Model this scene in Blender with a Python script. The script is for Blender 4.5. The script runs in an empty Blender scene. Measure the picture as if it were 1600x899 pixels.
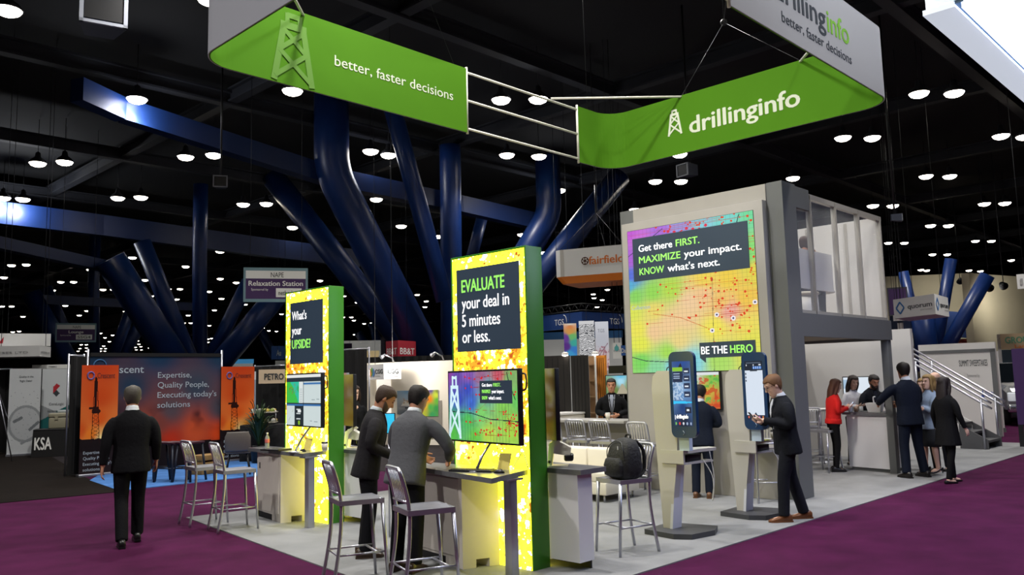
import bpy, bmesh, math, random
import numpy as np
from mathutils import Vector, Matrix, Euler
PI = math.pi
V = Vector
scene = bpy.context.scene
COL = scene.collection
rnd = random.Random(7)

# ------------------------------------------------------------------ camera, world, exposure
CAM_H, FPX, CX, CY = 1.77, 1301.5, 800.0, 449.5
YAW, PITCH, ROLL = math.radians(44.076), math.radians(6.348), math.radians(-1.427)
fw = V((math.cos(YAW) * math.cos(PITCH), math.sin(YAW) * math.cos(PITCH), math.sin(PITCH)))
rt0 = V((math.sin(YAW), -math.cos(YAW), 0)); up0 = rt0.cross(fw)
rt = math.cos(ROLL) * rt0 + math.sin(ROLL) * up0
up = -math.sin(ROLL) * rt0 + math.cos(ROLL) * up0
cam_d = bpy.data.cameras.new('camera'); cam = bpy.data.objects.new('camera', cam_d); COL.objects.link(cam)
cam_d.sensor_width = 36.0; cam_d.lens = FPX / 1600 * 36.0; cam_d.clip_end = 600
M3 = Matrix((rt, up, -fw)).transposed()
cam.matrix_world = Matrix.Translation((0, 0, CAM_H)) @ M3.to_4x4()
scene.camera = cam
vs = scene.view_settings
scene.display_settings.display_device = 'sRGB'
vs.view_transform = 'Standard'; vs.look = 'None'; vs.gamma = 1.0; vs.use_curve_mapping = False
vs.exposure = 0.0
world = bpy.data.worlds.new('hall_air'); scene.world = world; world.use_nodes = True
world.node_tree.nodes['Background'].inputs[0].default_value = (0.10, 0.13, 0.2, 1)
world.node_tree.nodes['Background'].inputs[1].default_value = 0.02
LAMP_Z = 10.8
LAMP_POWER = 1650.0          # the lamps above the stand
LIGHTBOX_GLOW = 5.6
TOWER_GLOW = 5.0
SCREEN_GLOW = 0.95

# ------------------------------------------------------------------ placing helpers (world points of known planes)
def ray(x, y): return (x - CX) / FPX * rt - (y - CY) / FPX * up + fw
CAM_P = V((0, 0, CAM_H))
def on_z(x, y, z=0.0):
    d = ray(x, y); return CAM_P + d * ((z - CAM_H) / d.z)
def on_x(x, y, X):
    d = ray(x, y); return CAM_P + d * (X / d.x)
def on_y(x, y, Y):
    d = ray(x, y); return CAM_P + d * (Y / d.y)
def at_d(x, y, D):
    d = ray(x, y); return CAM_P + d * (D / math.hypot(d.x, d.y))

# ------------------------------------------------------------------ materials
def lin(c):
    if isinstance(c, str):
        c = c.lstrip('#'); c = [int(c[i:i + 2], 16) / 255 for i in (0, 2, 4)]
    return [(x / 12.92 if x <= 0.04045 else ((x + 0.055) / 1.055) ** 2.4) for x in c[:3]]
MATS = {}
def mat(name, color='#808080', rough=0.5, metal=0.0, emit=None, strength=1.0, noise=0.0, nscale=8.0, bump=0.0, bscale=60.0, spec=0.5, trans=0.0, alpha=1.0, sample=True):
    if name in MATS: return MATS[name]
    m = bpy.data.materials.new(name); m.use_nodes = True; nt = m.node_tree
    b = nt.nodes['Principled BSDF']; c = lin(color)
    b.inputs['Base Color'].default_value = (*c, 1); b.inputs['Roughness'].default_value = rough
    b.inputs['Metallic'].default_value = metal; b.inputs['Specular IOR Level'].default_value = spec
    if trans: b.inputs['Transmission Weight'].default_value = trans; b.inputs['IOR'].default_value = 1.3
    if alpha < 1: b.inputs['Alpha'].default_value = alpha
    if emit is not None:
        b.inputs['Emission Color'].default_value = (*lin(emit), 1); b.inputs['Emission Strength'].default_value = strength
    if noise or bump:
        tc = nt.nodes.new('ShaderNodeTexCoord')
    if noise:
        n = nt.nodes.new('ShaderNodeTexNoise'); n.inputs['Scale'].default_value = nscale; n.inputs['Detail'].default_value = 4
        nt.links.new(tc.outputs['Object'], n.inputs['Vector'])
        r = nt.nodes.new('ShaderNodeValToRGB')
        r.color_ramp.elements[0].position = 0.3; r.color_ramp.elements[1].position = 0.72
        r.color_ramp.elements[0].color = (*[x * (1 - noise) for x in c], 1)
        r.color_ramp.elements[1].color = (*[min(1, x * (1 + noise)) for x in c], 1)
        nt.links.new(n.outputs['Fac'], r.inputs['Fac']); nt.links.new(r.outputs['Color'], b.inputs['Base Color'])
    if bump:
        n2 = nt.nodes.new('ShaderNodeTexNoise'); n2.inputs['Scale'].default_value = bscale; n2.inputs['Detail'].default_value = 3
        nt.links.new(tc.outputs['Object'], n2.inputs['Vector'])
        bp = nt.nodes.new('ShaderNodeBump'); bp.inputs['Strength'].default_value = bump; bp.inputs['Distance'].default_value = 0.02
        nt.links.new(n2.outputs['Fac'], bp.inputs['Height']); nt.links.new(bp.outputs['Normal'], b.inputs['Normal'])
    if not sample: m.cycles.emission_sampling = 'NONE'
    MATS[name] = m; return m
def attr_mat(name, glow=0.0, rough=0.6, sample=True):
    """Printed or lit picture: the picture sits in the mesh's colour attribute."""
    if name in MATS: return MATS[name]
    m = bpy.data.materials.new(name); m.use_nodes = True; nt = m.node_tree; b = nt.nodes['Principled BSDF']
    a = nt.nodes.new('ShaderNodeAttribute'); a.attribute_name = 'picture'
    b.inputs['Roughness'].default_value = rough; b.inputs['Specular IOR Level'].default_value = 0.12
    if glow:
        b.inputs['Base Color'].default_value = (0.01, 0.01, 0.01, 1); b.inputs['Specular IOR Level'].default_value = 0.2
        nt.links.new(a.outputs['Color'], b.inputs['Emission Color']); b.inputs['Emission Strength'].default_value = glow
    else:
        nt.links.new(a.outputs['Color'], b.inputs['Base Color'])
    if not sample: m.cycles.emission_sampling = 'NONE'
    MATS[name] = m; return m

# ------------------------------------------------------------------ objects
def tag(o, label=None, cat=None, group=None, kind=None):
    if label: o['label'] = label
    if cat: o['category'] = cat
    if group: o['group'] = group
    if kind: o['kind'] = kind
    return o
def thing(name, label, cat, loc=(0, 0, 0), rz=0.0, group=None):
    o = bpy.data.objects.new(name, None); COL.objects.link(o); o.location = loc; o.rotation_euler = (0, 0, rz)
    o.empty_display_size = 0.1
    return tag(o, label, cat, group)
def copy_tree(o, parent=None):
    c = o.copy(); COL.objects.link(c)
    if parent is not None: c.parent = parent
    for ch in o.children: copy_tree(ch, c)
    return c
def link(name, me, m=None, parent=None, label=None):
    o = bpy.data.objects.new(name, me); COL.objects.link(o)
    if m is not None:
        me.materials.clear(); me.materials.append(m)
    if parent is not None: o.parent = parent
    if label: o['label'] = label
    return o

class MB:
    """collects shapes into one mesh"""
    def __init__(s): s.v = []; s.f = []; s.smooth = []
    def add(s, vs, fs, smooth=False):
        b = len(s.v); s.v.extend([tuple(p) for p in vs]); s.f.extend([tuple(b + i for i in f) for f in fs]); s.smooth.extend([smooth] * len(fs)); return s
    def box(s, x0, x1, y0, y1, z0, z1, bev=0.0):
        if x0 > x1: x0, x1 = x1, x0
        if y0 > y1: y0, y1 = y1, y0
        if z0 > z1: z0, z1 = z1, z0
        if not bev:
            return s.add([(x0, y0, z0), (x1, y0, z0), (x1, y1, z0), (x0, y1, z0), (x0, y0, z1), (x1, y0, z1), (x1, y1, z1), (x0, y1, z1)],
                         [(3, 2, 1, 0), (4, 5, 6, 7), (0, 1, 5, 4), (1, 2, 6, 5), (2, 3, 7, 6), (3, 0, 4, 7)])
        bm = bmesh.new(); bmesh.ops.create_cube(bm, size=1.0)
        for v in bm.verts: v.co = V(((x0 + x1) / 2 + v.co.x * (x1 - x0), (y0 + y1) / 2 + v.co.y * (y1 - y0), (z0 + z1) / 2 + v.co.z * (z1 - z0)))
        bmesh.ops.bevel(bm, geom=bm.edges[:] + bm.verts[:], offset=min(bev, 0.49 * min(x1 - x0, y1 - y0, z1 - z0)), segments=3, profile=0.5, affect='EDGES')
        return s.bm(bm, True)
    def bm(s, bm, smooth=False):
        bm.verts.index_update(); s.add([v.co for v in bm.verts], [[v.index for v in f.verts] for f in bm.faces], smooth); bm.free(); return s
    def prism(s, poly, axis_from, axis_to):
        """poly: 3-D points of one end cap (planar), swept by the vector axis_to - axis_from"""
        d = V(axis_to) - V(axis_from); n = len(poly); a = [V(p) for p in poly]; b = [p + d for p in a]
        fs = [tuple(range(n - 1, -1, -1)), tuple(range(n, 2 * n))] + [(i, (i + 1) % n, n + (i + 1) % n, n + i) for i in range(n)]
        return s.add(a + b, fs)
    def flat(s, poly2, z0, z1):
        return s.prism([(x, y, z0) for x, y in poly2], (0, 0, z0), (0, 0, z1))
    def tube(s, pts, r, n=10, caps=True, smooth=True, sx=1.0):
        pts = [V(p) for p in pts]; m = len(pts); rs = r if isinstance(r, (list, tuple)) else [r] * m
        t0 = (pts[1] - pts[0]).normalized(); ref = V((0, 0, 1)) if abs(t0.z) < 0.9 else V((0, 1, 0))
        u = t0.cross(ref).normalized(); vs = []; prev = t0
        for i, p in enumerate(pts):
            t = ((pts[min(i + 1, m - 1)] - pts[i]).normalized() + (pts[i] - pts[max(i - 1, 0)]).normalized())
            t = t.normalized() if t.length > 1e-6 else prev
            q = prev.rotation_difference(t); u = q @ u; u = (u - t * u.dot(t)).normalized(); w = t.cross(u); prev = t
            for k in range(n):
                a = 2 * PI * k / n; vs.append(p + (u * math.cos(a) * sx + w * math.sin(a)) * rs[i])
        fs = [(i * n + k, i * n + (k + 1) % n, (i + 1) * n + (k + 1) % n, (i + 1) * n + k) for i in range(m - 1) for k in range(n)]
        if caps: fs += [tuple(range(n - 1, -1, -1)), tuple(range((m - 1) * n, m * n))]
        return s.add(vs, fs, smooth)
    def rings(s, rings, caps=True, smooth=True):
        n = len(rings[0]); vs = [p for r in rings for p in r]; m = len(rings)
        fs = [(i * n + k, i * n + (k + 1) % n, (i + 1) * n + (k + 1) % n, (i + 1) * n + k) for i in range(m - 1) for k in range(n)]
        if caps: fs += [tuple(range(n - 1, -1, -1)), tuple(range((m - 1) * n, m * n))]
        return s.add(vs, fs, smooth)
    def lathe(s, prof, c=(0, 0, 0), n=20, smooth=True):
        return s.rings([[(c[0] + r * math.cos(2 * PI * k / n), c[1] + r * math.sin(2 * PI * k / n), c[2] + z) for k in range(n)] for r, z in prof], True, smooth)
    def ball(s, c, rx, ry=None, rz=None, n=14, m=9):
        ry = ry or rx; rz = rz or rx
        return s.rings([[(c[0] + rx * math.sin(PI * (j + .02) / (m + .04)) * math.cos(2 * PI * k / n), c[1] + ry * math.sin(PI * (j + .02) / (m + .04)) * math.sin(2 * PI * k / n), c[2] - rz * math.cos(PI * (j + .02) / (m + .04))) for k in range(n)] for j in range(m + 1)])
    def xf(s, M):
        s.v = [tuple(M @ V(p)) for p in s.v]; return s
    def mesh(s, name):
        me = bpy.data.meshes.new(name); me.from_pydata(s.v, [], s.f); me.validate()
        if len(s.smooth) == len(me.polygons): me.polygons.foreach_set('use_smooth', s.smooth)
        bm = bmesh.new(); bm.from_mesh(me); bmesh.ops.recalc_face_normals(bm, faces=bm.faces[:]); bm.to_mesh(me); bm.free()
        me.update(); return me
    def build(s, name, m=None, parent=None, label=None):
        return link(name, s.mesh(name), m, parent, label)

def bez(p0, p1, p2, n=8):
    p0, p1, p2 = V(p0), V(p1), V(p2)
    return [p0 * (1 - t) ** 2 + p1 * 2 * t * (1 - t) + p2 * t * t for t in [i / n for i in range(n + 1)]]
def spline(pts, n=5):
    pts = [V(p) for p in pts]; out = []
    for i in range(len(pts) - 1):
        a, b, c, d = pts[max(i - 1, 0)], pts[i], pts[i + 1], pts[min(i + 2, len(pts) - 1)]
        for k in range(n):
            t = k / n; out.append(0.5 * ((2 * b) + (c - a) * t + (2 * a - 5 * b + 4 * c - d) * t * t + (3 * b - a - 3 * c + d) * t ** 3))
    return out + [pts[-1]]

# ------------------------------------------------------------------ lettering
_text_cache = {}
def letters(body, bold=0.0, shear=0.0, res=3):
    key = (body, bold, shear)
    if key not in _text_cache:
        c = bpy.data.curves.new('lettering', 'FONT'); c.body = body; c.size = 1.0; c.resolution_u = res; c.offset = bold; c.shear = shear; c.extrude = 0.004
        o = bpy.data.objects.new('lettering', c); COL.objects.link(o)
        dg = bpy.context.evaluated_depsgraph_get(); dg.update()
        me = bpy.data.meshes.new_from_object(o.evaluated_get(dg))
        vsx = [tuple(v.co) for v in me.vertices]; fsx = [tuple(p.vertices) for p in me.polygons]
        COL.objects.unlink(o); bpy.data.objects.remove(o); bpy.data.curves.remove(c); bpy.data.meshes.remove(me)
        _text_cache[key] = (vsx, fsx)
    return _text_cache[key]
def text(parent, body, P, right, upv, w, h, m, bold=0.012, thick=0.002, name='lettering', shear=0.0, mb=None, capref=True):
    """lettering whose ink box starts at P (lower left) and is w wide; h is the height of its ink (baseline box)"""
    vsx, fsx = letters(body, 0.0, shear)
    xs = [v[0] for v in vsx]; ys = [v[1] for v in vsx]
    x0, x1, y0, y1 = min(xs), max(xs), min(ys), max(ys)
    if capref: y0, y1 = 0.0, 0.73
    right, upv, P = V(right).normalized(), V(upv).normalized(), V(P); nrm = right.cross(upv)
    out = mb or MB()
    shifts = [(0, 0)] if bold < .004 else [(-bold, 0), (bold, 0), (0, bold * .6), (0, -bold * .6)]     # heavier strokes
    for i, (sx, sy) in enumerate(shifts):
        out.add([P + right * ((v[0] + sx - x0) / (x1 - x0) * w) + upv * ((v[1] + sy - y0) / (y1 - y0) * h) + nrm * (thick * (1 + .04 * i) * (1 if v[2] > 0 else -0.5)) for v in vsx], fsx)
    if mb: return None
    return out.build(name, m, parent)
def rect(parent, name, P, right, upv, w, h, t, m, label=None):
    right, upv, P = V(right).normalized(), V(upv).normalized(), V(P); n = right.cross(upv)
    q = [P, P + right * w, P + right * w + upv * h, P + upv * h]
    return MB().prism([p for p in q], (0, 0, 0), n * t).build(name, m, parent, label)

# ------------------------------------------------------------------ pictures (numpy rasters carried by fine grids)
class Canvas:
    def __init__(s, nx, ny, bg='#000000'):
        s.nx, s.ny = nx, ny; s.u, s.v = np.meshgrid((np.arange(nx) + .5) / nx, (np.arange(ny) + .5) / ny); s.a = np.empty((ny, nx, 3)); s.a[:] = lin(bg)
    def put(s, mask, c, k=1.0):
        c = np.array(lin(c)); w = (mask.astype(float) * k)[..., None]; s.a = s.a * (1 - w) + c * w; return s
    def rect(s, u0, v0, u1, v1, c, k=1.0): return s.put((s.u >= u0) & (s.u <= u1) & (s.v >= v0) & (s.v <= v1), c, k)
    def disc(s, u, v, r, c, asp=None, k=1.0):
        asp = asp or s.nx / s.ny; return s.put(((s.u - u) ** 2 + ((s.v - v) / asp) ** 2) < r * r, c, k)
    def line(s, u0, v0, u1, v1, w, c, k=1.0):
        asp = s.ny / s.nx; x, y = s.u - u0, (s.v - v0) * asp; dx, dy = u1 - u0, (v1 - v0) * asp
        t = np.clip((x * dx + y * dy) / max(dx * dx + dy * dy, 1e-9), 0, 1)
        return s.put(((x - t * dx) ** 2 + (y - t * dy) ** 2) < w * w / 4, c, k)
    def poly(s, pts, c, k=1.0):
        m = np.zeros(s.u.shape, bool); n = len(pts)
        for i in range(n):
            (x0, y0), (x1, y1) = pts[i], pts[(i + 1) % n]
            if y0 == y1: continue
            m ^= ((s.v > y0) != (s.v > y1)) & (s.u < (x1 - x0) * (s.v - y0) / (y1 - y0) + x0)
        return s.put(m, c, k)
    def anchors(s, pts, power=3.0):
        W = 0; A = 0; asp = s.ny / s.nx
        for u, v, c in pts:
            d2 = (s.u - u) ** 2 + ((s.v - v) * asp) ** 2 + 1e-4; w = d2 ** (-power / 2); W = W + w; A = A + w[..., None] * np.array(lin(c))
        s.a = A / W[..., None]; return s
    def noise(s, scale, seed, octaves=3):
        rg = np.random.RandomState(seed); out = 0; amp = 1; tot = 0
        for o in range(octaves):
            n = int(scale * 2 ** o) + 2; ny = int(n * s.ny / s.nx) + 3; g = rg.rand(ny + 1, n + 2)
            x = s.u * (n - 1); y = s.v * (ny - 1); i = np.floor(x).astype(int); j = np.floor(y).astype(int); fx = x - i; fy = y - j
            fx = fx * fx * (3 - 2 * fx); fy = fy * fy * (3 - 2 * fy)
            out = out + amp * ((g[j, i] * (1 - fx) + g[j, i + 1] * fx) * (1 - fy) + (g[j + 1, i] * (1 - fx) + g[j + 1, i + 1] * fx) * fy); tot += amp; amp *= .5
        return out / tot
    def build(s, name, P, right, upv, w, h, m, parent=None, bend=None, label=None):
        right, upv, P = V(right).normalized(), V(upv).normalized(), V(P); n = right.cross(upv); nx, ny = s.nx, s.ny
        gu, gv = np.meshgrid(np.linspace(0, 1, nx + 1), np.linspace(0, 1, ny + 1))
        co = np.array(P)[None, None] + gu[..., None] * w * np.array(right) + gv[..., None] * h * np.array(upv)
        if bend is not None: co = co + bend(gu, gv)[..., None] * np.array(n)
        me = bpy.data.meshes.new(name); me.vertices.add((nx + 1) * (ny + 1)); me.vertices.foreach_set('co', co.astype(np.float32).ravel())
        i = np.arange(nx)[None] + (nx + 1) * np.arange(ny)[:, None]; q = np.stack([i, i + 1, i + nx + 2, i + nx + 1], -1).reshape(-1)
        me.loops.add(len(q)); me.loops.foreach_set('vertex_index', q.astype(np.int32)); me.polygons.add(nx * ny)
        me.polygons.foreach_set('loop_start', np.arange(0, len(q), 4, dtype=np.int32))
        me.update(calc_edges=True); me.validate()
        at = me.attributes.new('picture', 'FLOAT_COLOR', 'CORNER'); c = np.repeat(np.concatenate([s.a.reshape(-1, 3), np.ones((nx * ny, 1))], 1), 4, axis=0)
        at.data.foreach_set('color', c.astype(np.float32).ravel())
        return link(name, me, m, parent, label)
LIT = attr_mat('lit_picture', SCREEN_GLOW, sample=True)
TOWERLIT = attr_mat('tower_picture', TOWER_GLOW)
PRINT = attr_mat('printed_picture', 0.0, 0.55)
RX, UZ = V((1, 0, 0)), V((0, 0, 1))
MY = V((0, -1, 0))
# ================================================================== LIGHT ON THE STAND: the big luminous box hanging beside the camera
M_WHITE = mat('white_paint', '#d8d6d2', 0.55)
M_STEEL = mat('brushed_steel', '#b9bac4', 0.32, 0.85, bump=0.05, bscale=200)
M_BLACK = mat('black_plastic', '#141416', 0.4)
M_CABLE = mat('black_cable', '#1a1a1c', 0.6)
M_WIRE = mat('grey_wire', '#2c2d30', 0.5, 0.6)
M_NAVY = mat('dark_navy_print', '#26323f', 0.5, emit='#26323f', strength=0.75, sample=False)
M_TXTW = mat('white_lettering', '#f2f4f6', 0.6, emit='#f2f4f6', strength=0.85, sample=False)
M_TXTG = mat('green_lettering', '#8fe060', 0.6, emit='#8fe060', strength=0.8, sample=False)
M_PRW = mat('printed_white', '#e8e8e4', 0.6)
M_PRD = mat('printed_dark', '#20262c', 0.6)
M_PRG = mat('printed_green', '#6fae2c', 0.6)

def light_box():
    t = thing('hanging_lightbox', 'big white glowing box hung high over the aisle', 'sign', (7.94, -0.9, 5.0))
    glow = mat('lightbox_skin', '#e8eef6', 0.6, emit='#cad6ff', strength=LIGHTBOX_GLOW); soft = mat('lightbox_edge', '#dfe6ee', 0.6, emit='#dce8f6', strength=.62)
    L, W, r = 5.4, 3.25, 0.12
    pts = [(r - r * math.sin(a), W - r + r * math.cos(a)) for a in [i * PI / 12 for i in range(7)]] + [(0, 0), (L, 0), (L, W)]
    inner = [(0.45, W - 0.30), (0.45, 0.3), (L - .3, 0.3), (L - .3, W - .30)]
    MB().flat([(x, y) for x, y in pts], 0.06, 0.5).build('box', soft, t)
    MB().box(0.0, L, W - 0.27, W, 0.0, 0.05).build('edge_strip', soft, t)
    MB().box(0.02, L, 0.1, W - 0.32, -0.02, 0.05).build('bottom_panel', glow, t)
    MB().box(0.01, L, W - 0.34, W - 0.26, 0.03, 0.07).build('groove', mat('groove_grey', '#31566e', 0.5), t)
    for x, y in ((0.4, 0.4), (L - .4, 0.4), (0.4, W - .4), (L - .4, W - .4)):
        MB().tube([(x, y, 0.5), (x, y, 7.2)], 0.006, 6).build('hanging_wire', M_WIRE, t)
light_box()

# ================================================================== SETTING
def carpet_mat(name, c, noise=0.22):
    return mat(name, c, 0.95, noise=noise, nscale=2.2, bump=0.5, bscale=260, spec=0.1)
tag(MB().box(-30, 260, -70, 260, -0.05, 0.0).build('floor', carpet_mat('magenta_carpet', '#431236')), 'dark magenta carpet covering the hall floor and aisles', 'floor', kind='structure')
tag(MB().box(-30, 260, -70, 260, 12.6, 12.7).build('ceiling', mat('black_ceiling', '#0b0d12', 0.9)), 'black roof of the exhibition hall above the lamps', 'ceiling', kind='structure')
dark = mat('hall_wall_dark', '#14161c', 0.8)
cream = mat('cream_wall', '#b8b09a', 0.8, noise=0.06, nscale=0.6)
tag(MB().box(-30, 260, 240, 240.5, 0, 12.6).build('wall_left', dark), 'dark end wall of the hall far beyond the sunset booth', 'wall', kind='structure')
tag(MB().box(240, 240.5, -70, 240, 0, 12.6).build('wall_back', dark), 'dark end wall of the hall far beyond the video wall', 'wall', kind='structure')
# cream end walls seen at the right
def slab_wall(name, a, b, h, m, label, t=0.4):
    a, b = V(a), V(b); d = (b - a).normalized(); n = V((-d.y, d.x, 0)) * t
    return tag(MB().flat([(a.x, a.y), (b.x, b.y), (b.x + n.x, b.y + n.y), (a.x + n.x, a.y + n.y)], 0, h).build(name, m), label, 'wall', kind='structure')
p0, p1 = at_d(1524, 545, 47), at_d(1760, 545, 60)
slab_wall('wall_right', p0, p1, 6.5, cream, 'plain cream wall rising above the pickup truck')
p0, p1 = at_d(1360, 540, 62), at_d(1530, 540, 64)
slab_wall('wall_end', p0, p1, 8.2, cream, 'cream end wall behind the leaning blue struts')
q0, q1 = at_d(1484, 540, 55), at_d(1530, 540, 55)
slab_wall('wall_red', q0, q1, 3.5, mat('red_wall', '#8e2a20', 0.7), 'low red wall under the cream end wall')
# dark lattice of roof steel under the ceiling
gi = mat('roof_steel', '#1a1d26', 0.7)
def roof_beam(a, b, w=0.35, h=0.5):
    a, b = V(a), V(b); d = (b - a).normalized(); n = V((-d.y, d.x, 0)) * w / 2; k = n * 0.25; m = MB()
    for z0, z1, o in ((0, 0.07, n), (0.07, h - .07, k), (h - .07, h, n)):
        m.flat([(a + o).xy[:], (b + o).xy[:], (b - o).xy[:], (a - o).xy[:]], a.z + z0, a.z + z1)
    return tag(m.build('roof_beam', gi), 'thin dark steel beam of the lattice under the black roof', 'beam', 'roof lattice beams', kind='structure')
for i in range(10):
    x = 4 + i * 9.5; roof_beam((x, -20, 11.6), (x, 170, 11.6))
for i in range(12):
    y = -2 + i * 9.5; roof_beam((-10, y, 11.5), (170, y, 11.5))
# ------------------------------------------------------------------ blue steel trees
blue = mat('blue_steel', '#13306a', 0.38, 0.0, noise=0.12, nscale=1.5)
def pipe(parent, a, b, r, elbow=None):
    pts = [a, b] if elbow is None else [a] + bez(a + (b - a) * 0.86, b, elbow, 6)
    if elbow is not None: pts = [a] + bez(a + (b - a) * 0.9, b, b + (elbow - b).normalized() * (b - a).length * 0.1, 6) + [elbow]
    return MB().tube(pts, r, 20).build('strut', blue, parent)
def tree(label, D, base, struts, k=1.0):
    D *= k; struts = [(a, b, c * k, d, e, f * k, w, t_) for a, b, c, d, e, f, w, t_ in struts]
    bp = at_d(base[0], base[1], D); t = thing('steel_column', label, 'column', (bp.x, bp.y, 0)); t['kind'] = 'structure'
    inv = V((-bp.x, -bp.y, 0))
    MB().lathe([(1.1, 0), (1.1, 0.5), (0.8, 0.6), (0.8, 1.2)]).build('footing', mat('footing_blue', '#16305f', 0.5), t)
    for (x0, y0, d0, x1, y1, d1, w, top) in struts:
        a = at_d(x0, y0, d0) + inv; b = at_d(x1, y1, d1) + inv; r = 0.5 * w / FPX * d1
        pipe(t, a, b, r, V((b.x, b.y, top)) if top else None)
    return t
tree('dark blue steel tree of slanting round struts behind the tall yellow towers', 24, (702, 600), [
    (672, 570, 23.5, 518, 268, 22.5, 54, 12.6), (660, 575, 29, 425, 275, 30, 36, None), (695, 470, 22, 578, 40, 21.5, 29, None),
    (706, 590, 24.5, 704, 285, 24.5, 34, 11.5), (735, 410, 27, 757, 325, 28, 18, None),
    (760, 500, 25, 858, 335, 26, 40, 11.5), (790, 500, 25, 968, 276, 27, 36, None)], 1.38)
tree('blue steel tree of slanting struts behind the sunset booth wall', 40, (290, 602), [
    (290, 590, 39, 172, 405, 38, 42, None), (306, 585, 40, 222, 378, 40, 24, None), (313, 600, 42, 312, 400, 42, 21, 11.5),
    (322, 575, 39, 388, 440, 39, 20, None), (338, 575, 38, 432, 462, 38, 33, None)])
tree('blue steel tree of thin slanting struts far behind the grey booths', 56, (118, 604), [
    (122, 590, 55, 48, 458, 55, 24, None), (112, 540, 57, 72, 450, 57, 15, None), (148, 595, 58, 146, 455, 58, 15, 11.5), (168, 580, 56, 206, 480, 56, 15, None), (176, 580, 57, 228, 492, 57, 18, None)])
tree('blue steel tree with a leaning strut beside the cream wall', 36, (1450, 583), [
    (1470, 560, 36, 1543, 430, 36, 19, None), (1452, 580, 36, 1438, 468, 36, 30, None), (1458, 575, 37, 1486, 405, 37, 16, None), (1445, 560, 37, 1411, 425, 37, 14, None)])
tree('small far blue steel tree above the red square sign', 75, (600, 596), [
    (592, 575, 74, 560, 520, 74, 13, None), (600, 575, 74, 582, 505, 74, 14, None), (430, 560, 70, 398, 500, 70, 13, None)])
def beam(pts, hh, label):
    m = MB(); w = [at_d(x, y, d) for x, y, d in pts]
    for a, b in zip(w, w[1:]):
        d = (b - a).normalized(); s = V((-d.y, d.x, 0)).normalized() * 0.25; u = V((0, 0, hh / 2))
        m.rings([[a - s - u, a + s - u, a + s + u, a - s + u], [b - s - u, b + s - u, b + s + u, b - s + u]], True, False)
    o = m.build('steel_girder', mat('girder_blue', '#0d2656', 0.4)); tag(o, label, 'girder', kind='structure'); return o
beam([(120, 140, 27), (190, 172, 28.2), (520, 278, 31.8), (720, 320, 34.6), (860, 352, 36.6)], 0.7, 'long blue steel girder running across the roof above the towers')
beam([(-60, 326, 45), (160, 353, 46.5), (420, 388, 49), (560, 405, 50.5)], 1.05, 'blue steel girder lit by two lamps at the far edge of the roof')
beam([(-40, 372, 36), (190, 422, 39)], 0.45, 'lower blue steel girder under the lit girder')
beam([(60, 468, 55), (300, 480, 58)], 0.5, 'distant blue steel girder above the grey booths')
beam([(1390, 498, 60), (1524, 510, 60)], 1.6, 'blue steel girder in front of the cream end wall')
# ------------------------------------------------------------------ ceiling lamps
LAMPS = """12,17 329,0 214,156 457,143 783,157 841,156 1436,147 1491,146 1317,216 1363,216 1564,213 1601,214 59,256 101,254 290,246 334,243 5,310 36,312 184,310 220,309 380,320
258,371 281,374 344,393 367,393 207,403 290,417 18,415 41,414 141,422 95,441 115,441 227,438 344,436 369,442 6,434 416,319 579,237 607,243 588,312 627,311 457,356 478,359 627,354 684,370 792,243 500,439
842,245 854,294 874,298 816,367 1024,284 1064,284 1062,242 992,328 849,395 851,443 1239,279 1447,276 1484,276 1364,322 1395,322 1538,319 1570,318 1454,353 1482,353 1388,380 1413,380 1524,377 1549,377 1457,398 1480,398
1580,407 1439,422 1448,423 1514,423 1532,424 1495,434 1503,439 82,454 161,453 177,453 263,452 281,452 327,456 120,467 236,463 276,468 346,467 102,478 3,479 18,479 74,486 136,486 196,487 36,495 124,493 335,485 294,493 383,476
287,505 298,505 327,509 362,507 20,519 30,518 14,523 157,521 176,524 164,528 171,534 229,524 237,524 236,530 230,536 239,536 215,533 209,539 217,538 212,543 220,542 213,547 221,547 233,544 240,541 251,548 127,539 135,539 125,545 135,544 122,549 135,549
162,541 158,545 165,545 157,549 164,549 294,537 325,530 331,529 325,535 379,539 383,530 537,463 554,463 558,473 429,483 440,491 549,496 536,496 553,501 569,506 581,505 554,523 594,514 600,514 595,518 403,513 411,513 420,517 432,518
652,461 666,471 664,480 591,484 595,488 927,460 941,469 928,466 933,480 949,453"""
lamp_glass = mat('lamp_glass', '#ffffff', 0.4, emit='#fff4e4', strength=14.0, sample=False)
lamp_shell = mat('lamp_shell', '#34363c', 0.5, 0.3)
def make_lamp():
    t = thing('ceiling_lamp', 'round white high-bay lamp hanging under the black roof', 'lamp', group='lamps under the black roof')
    MB().lathe([(0.33, 0.02), (0.33, 0.05), (0.25, 0.16), (0.12, 0.26), (0.09, 0.44), (0.03, 0.48)], n=16).build('shade', lamp_shell, t)
    MB().lathe([(0.02, -0.12), (0.16, -0.105), (0.26, -0.055), (0.315, 0.03)], n=16).build('lens', lamp_glass, t)
    MB().tube([(0, 0, 0.45), (0, 0, 1.8)], 0.012, 6).build('rod', mat('dark_rod', '#101114', .7), t)
    return t
LAMP_OBJS = []
lamp0 = make_lamp(); first_lamp = True
GLOWING = {'214,156': 160, '5,310': 260, '36,312': 260, '854,294': 60, '874,298': 60, '579,237': 50, '607,243': 30, '841,156': 25}
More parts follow.
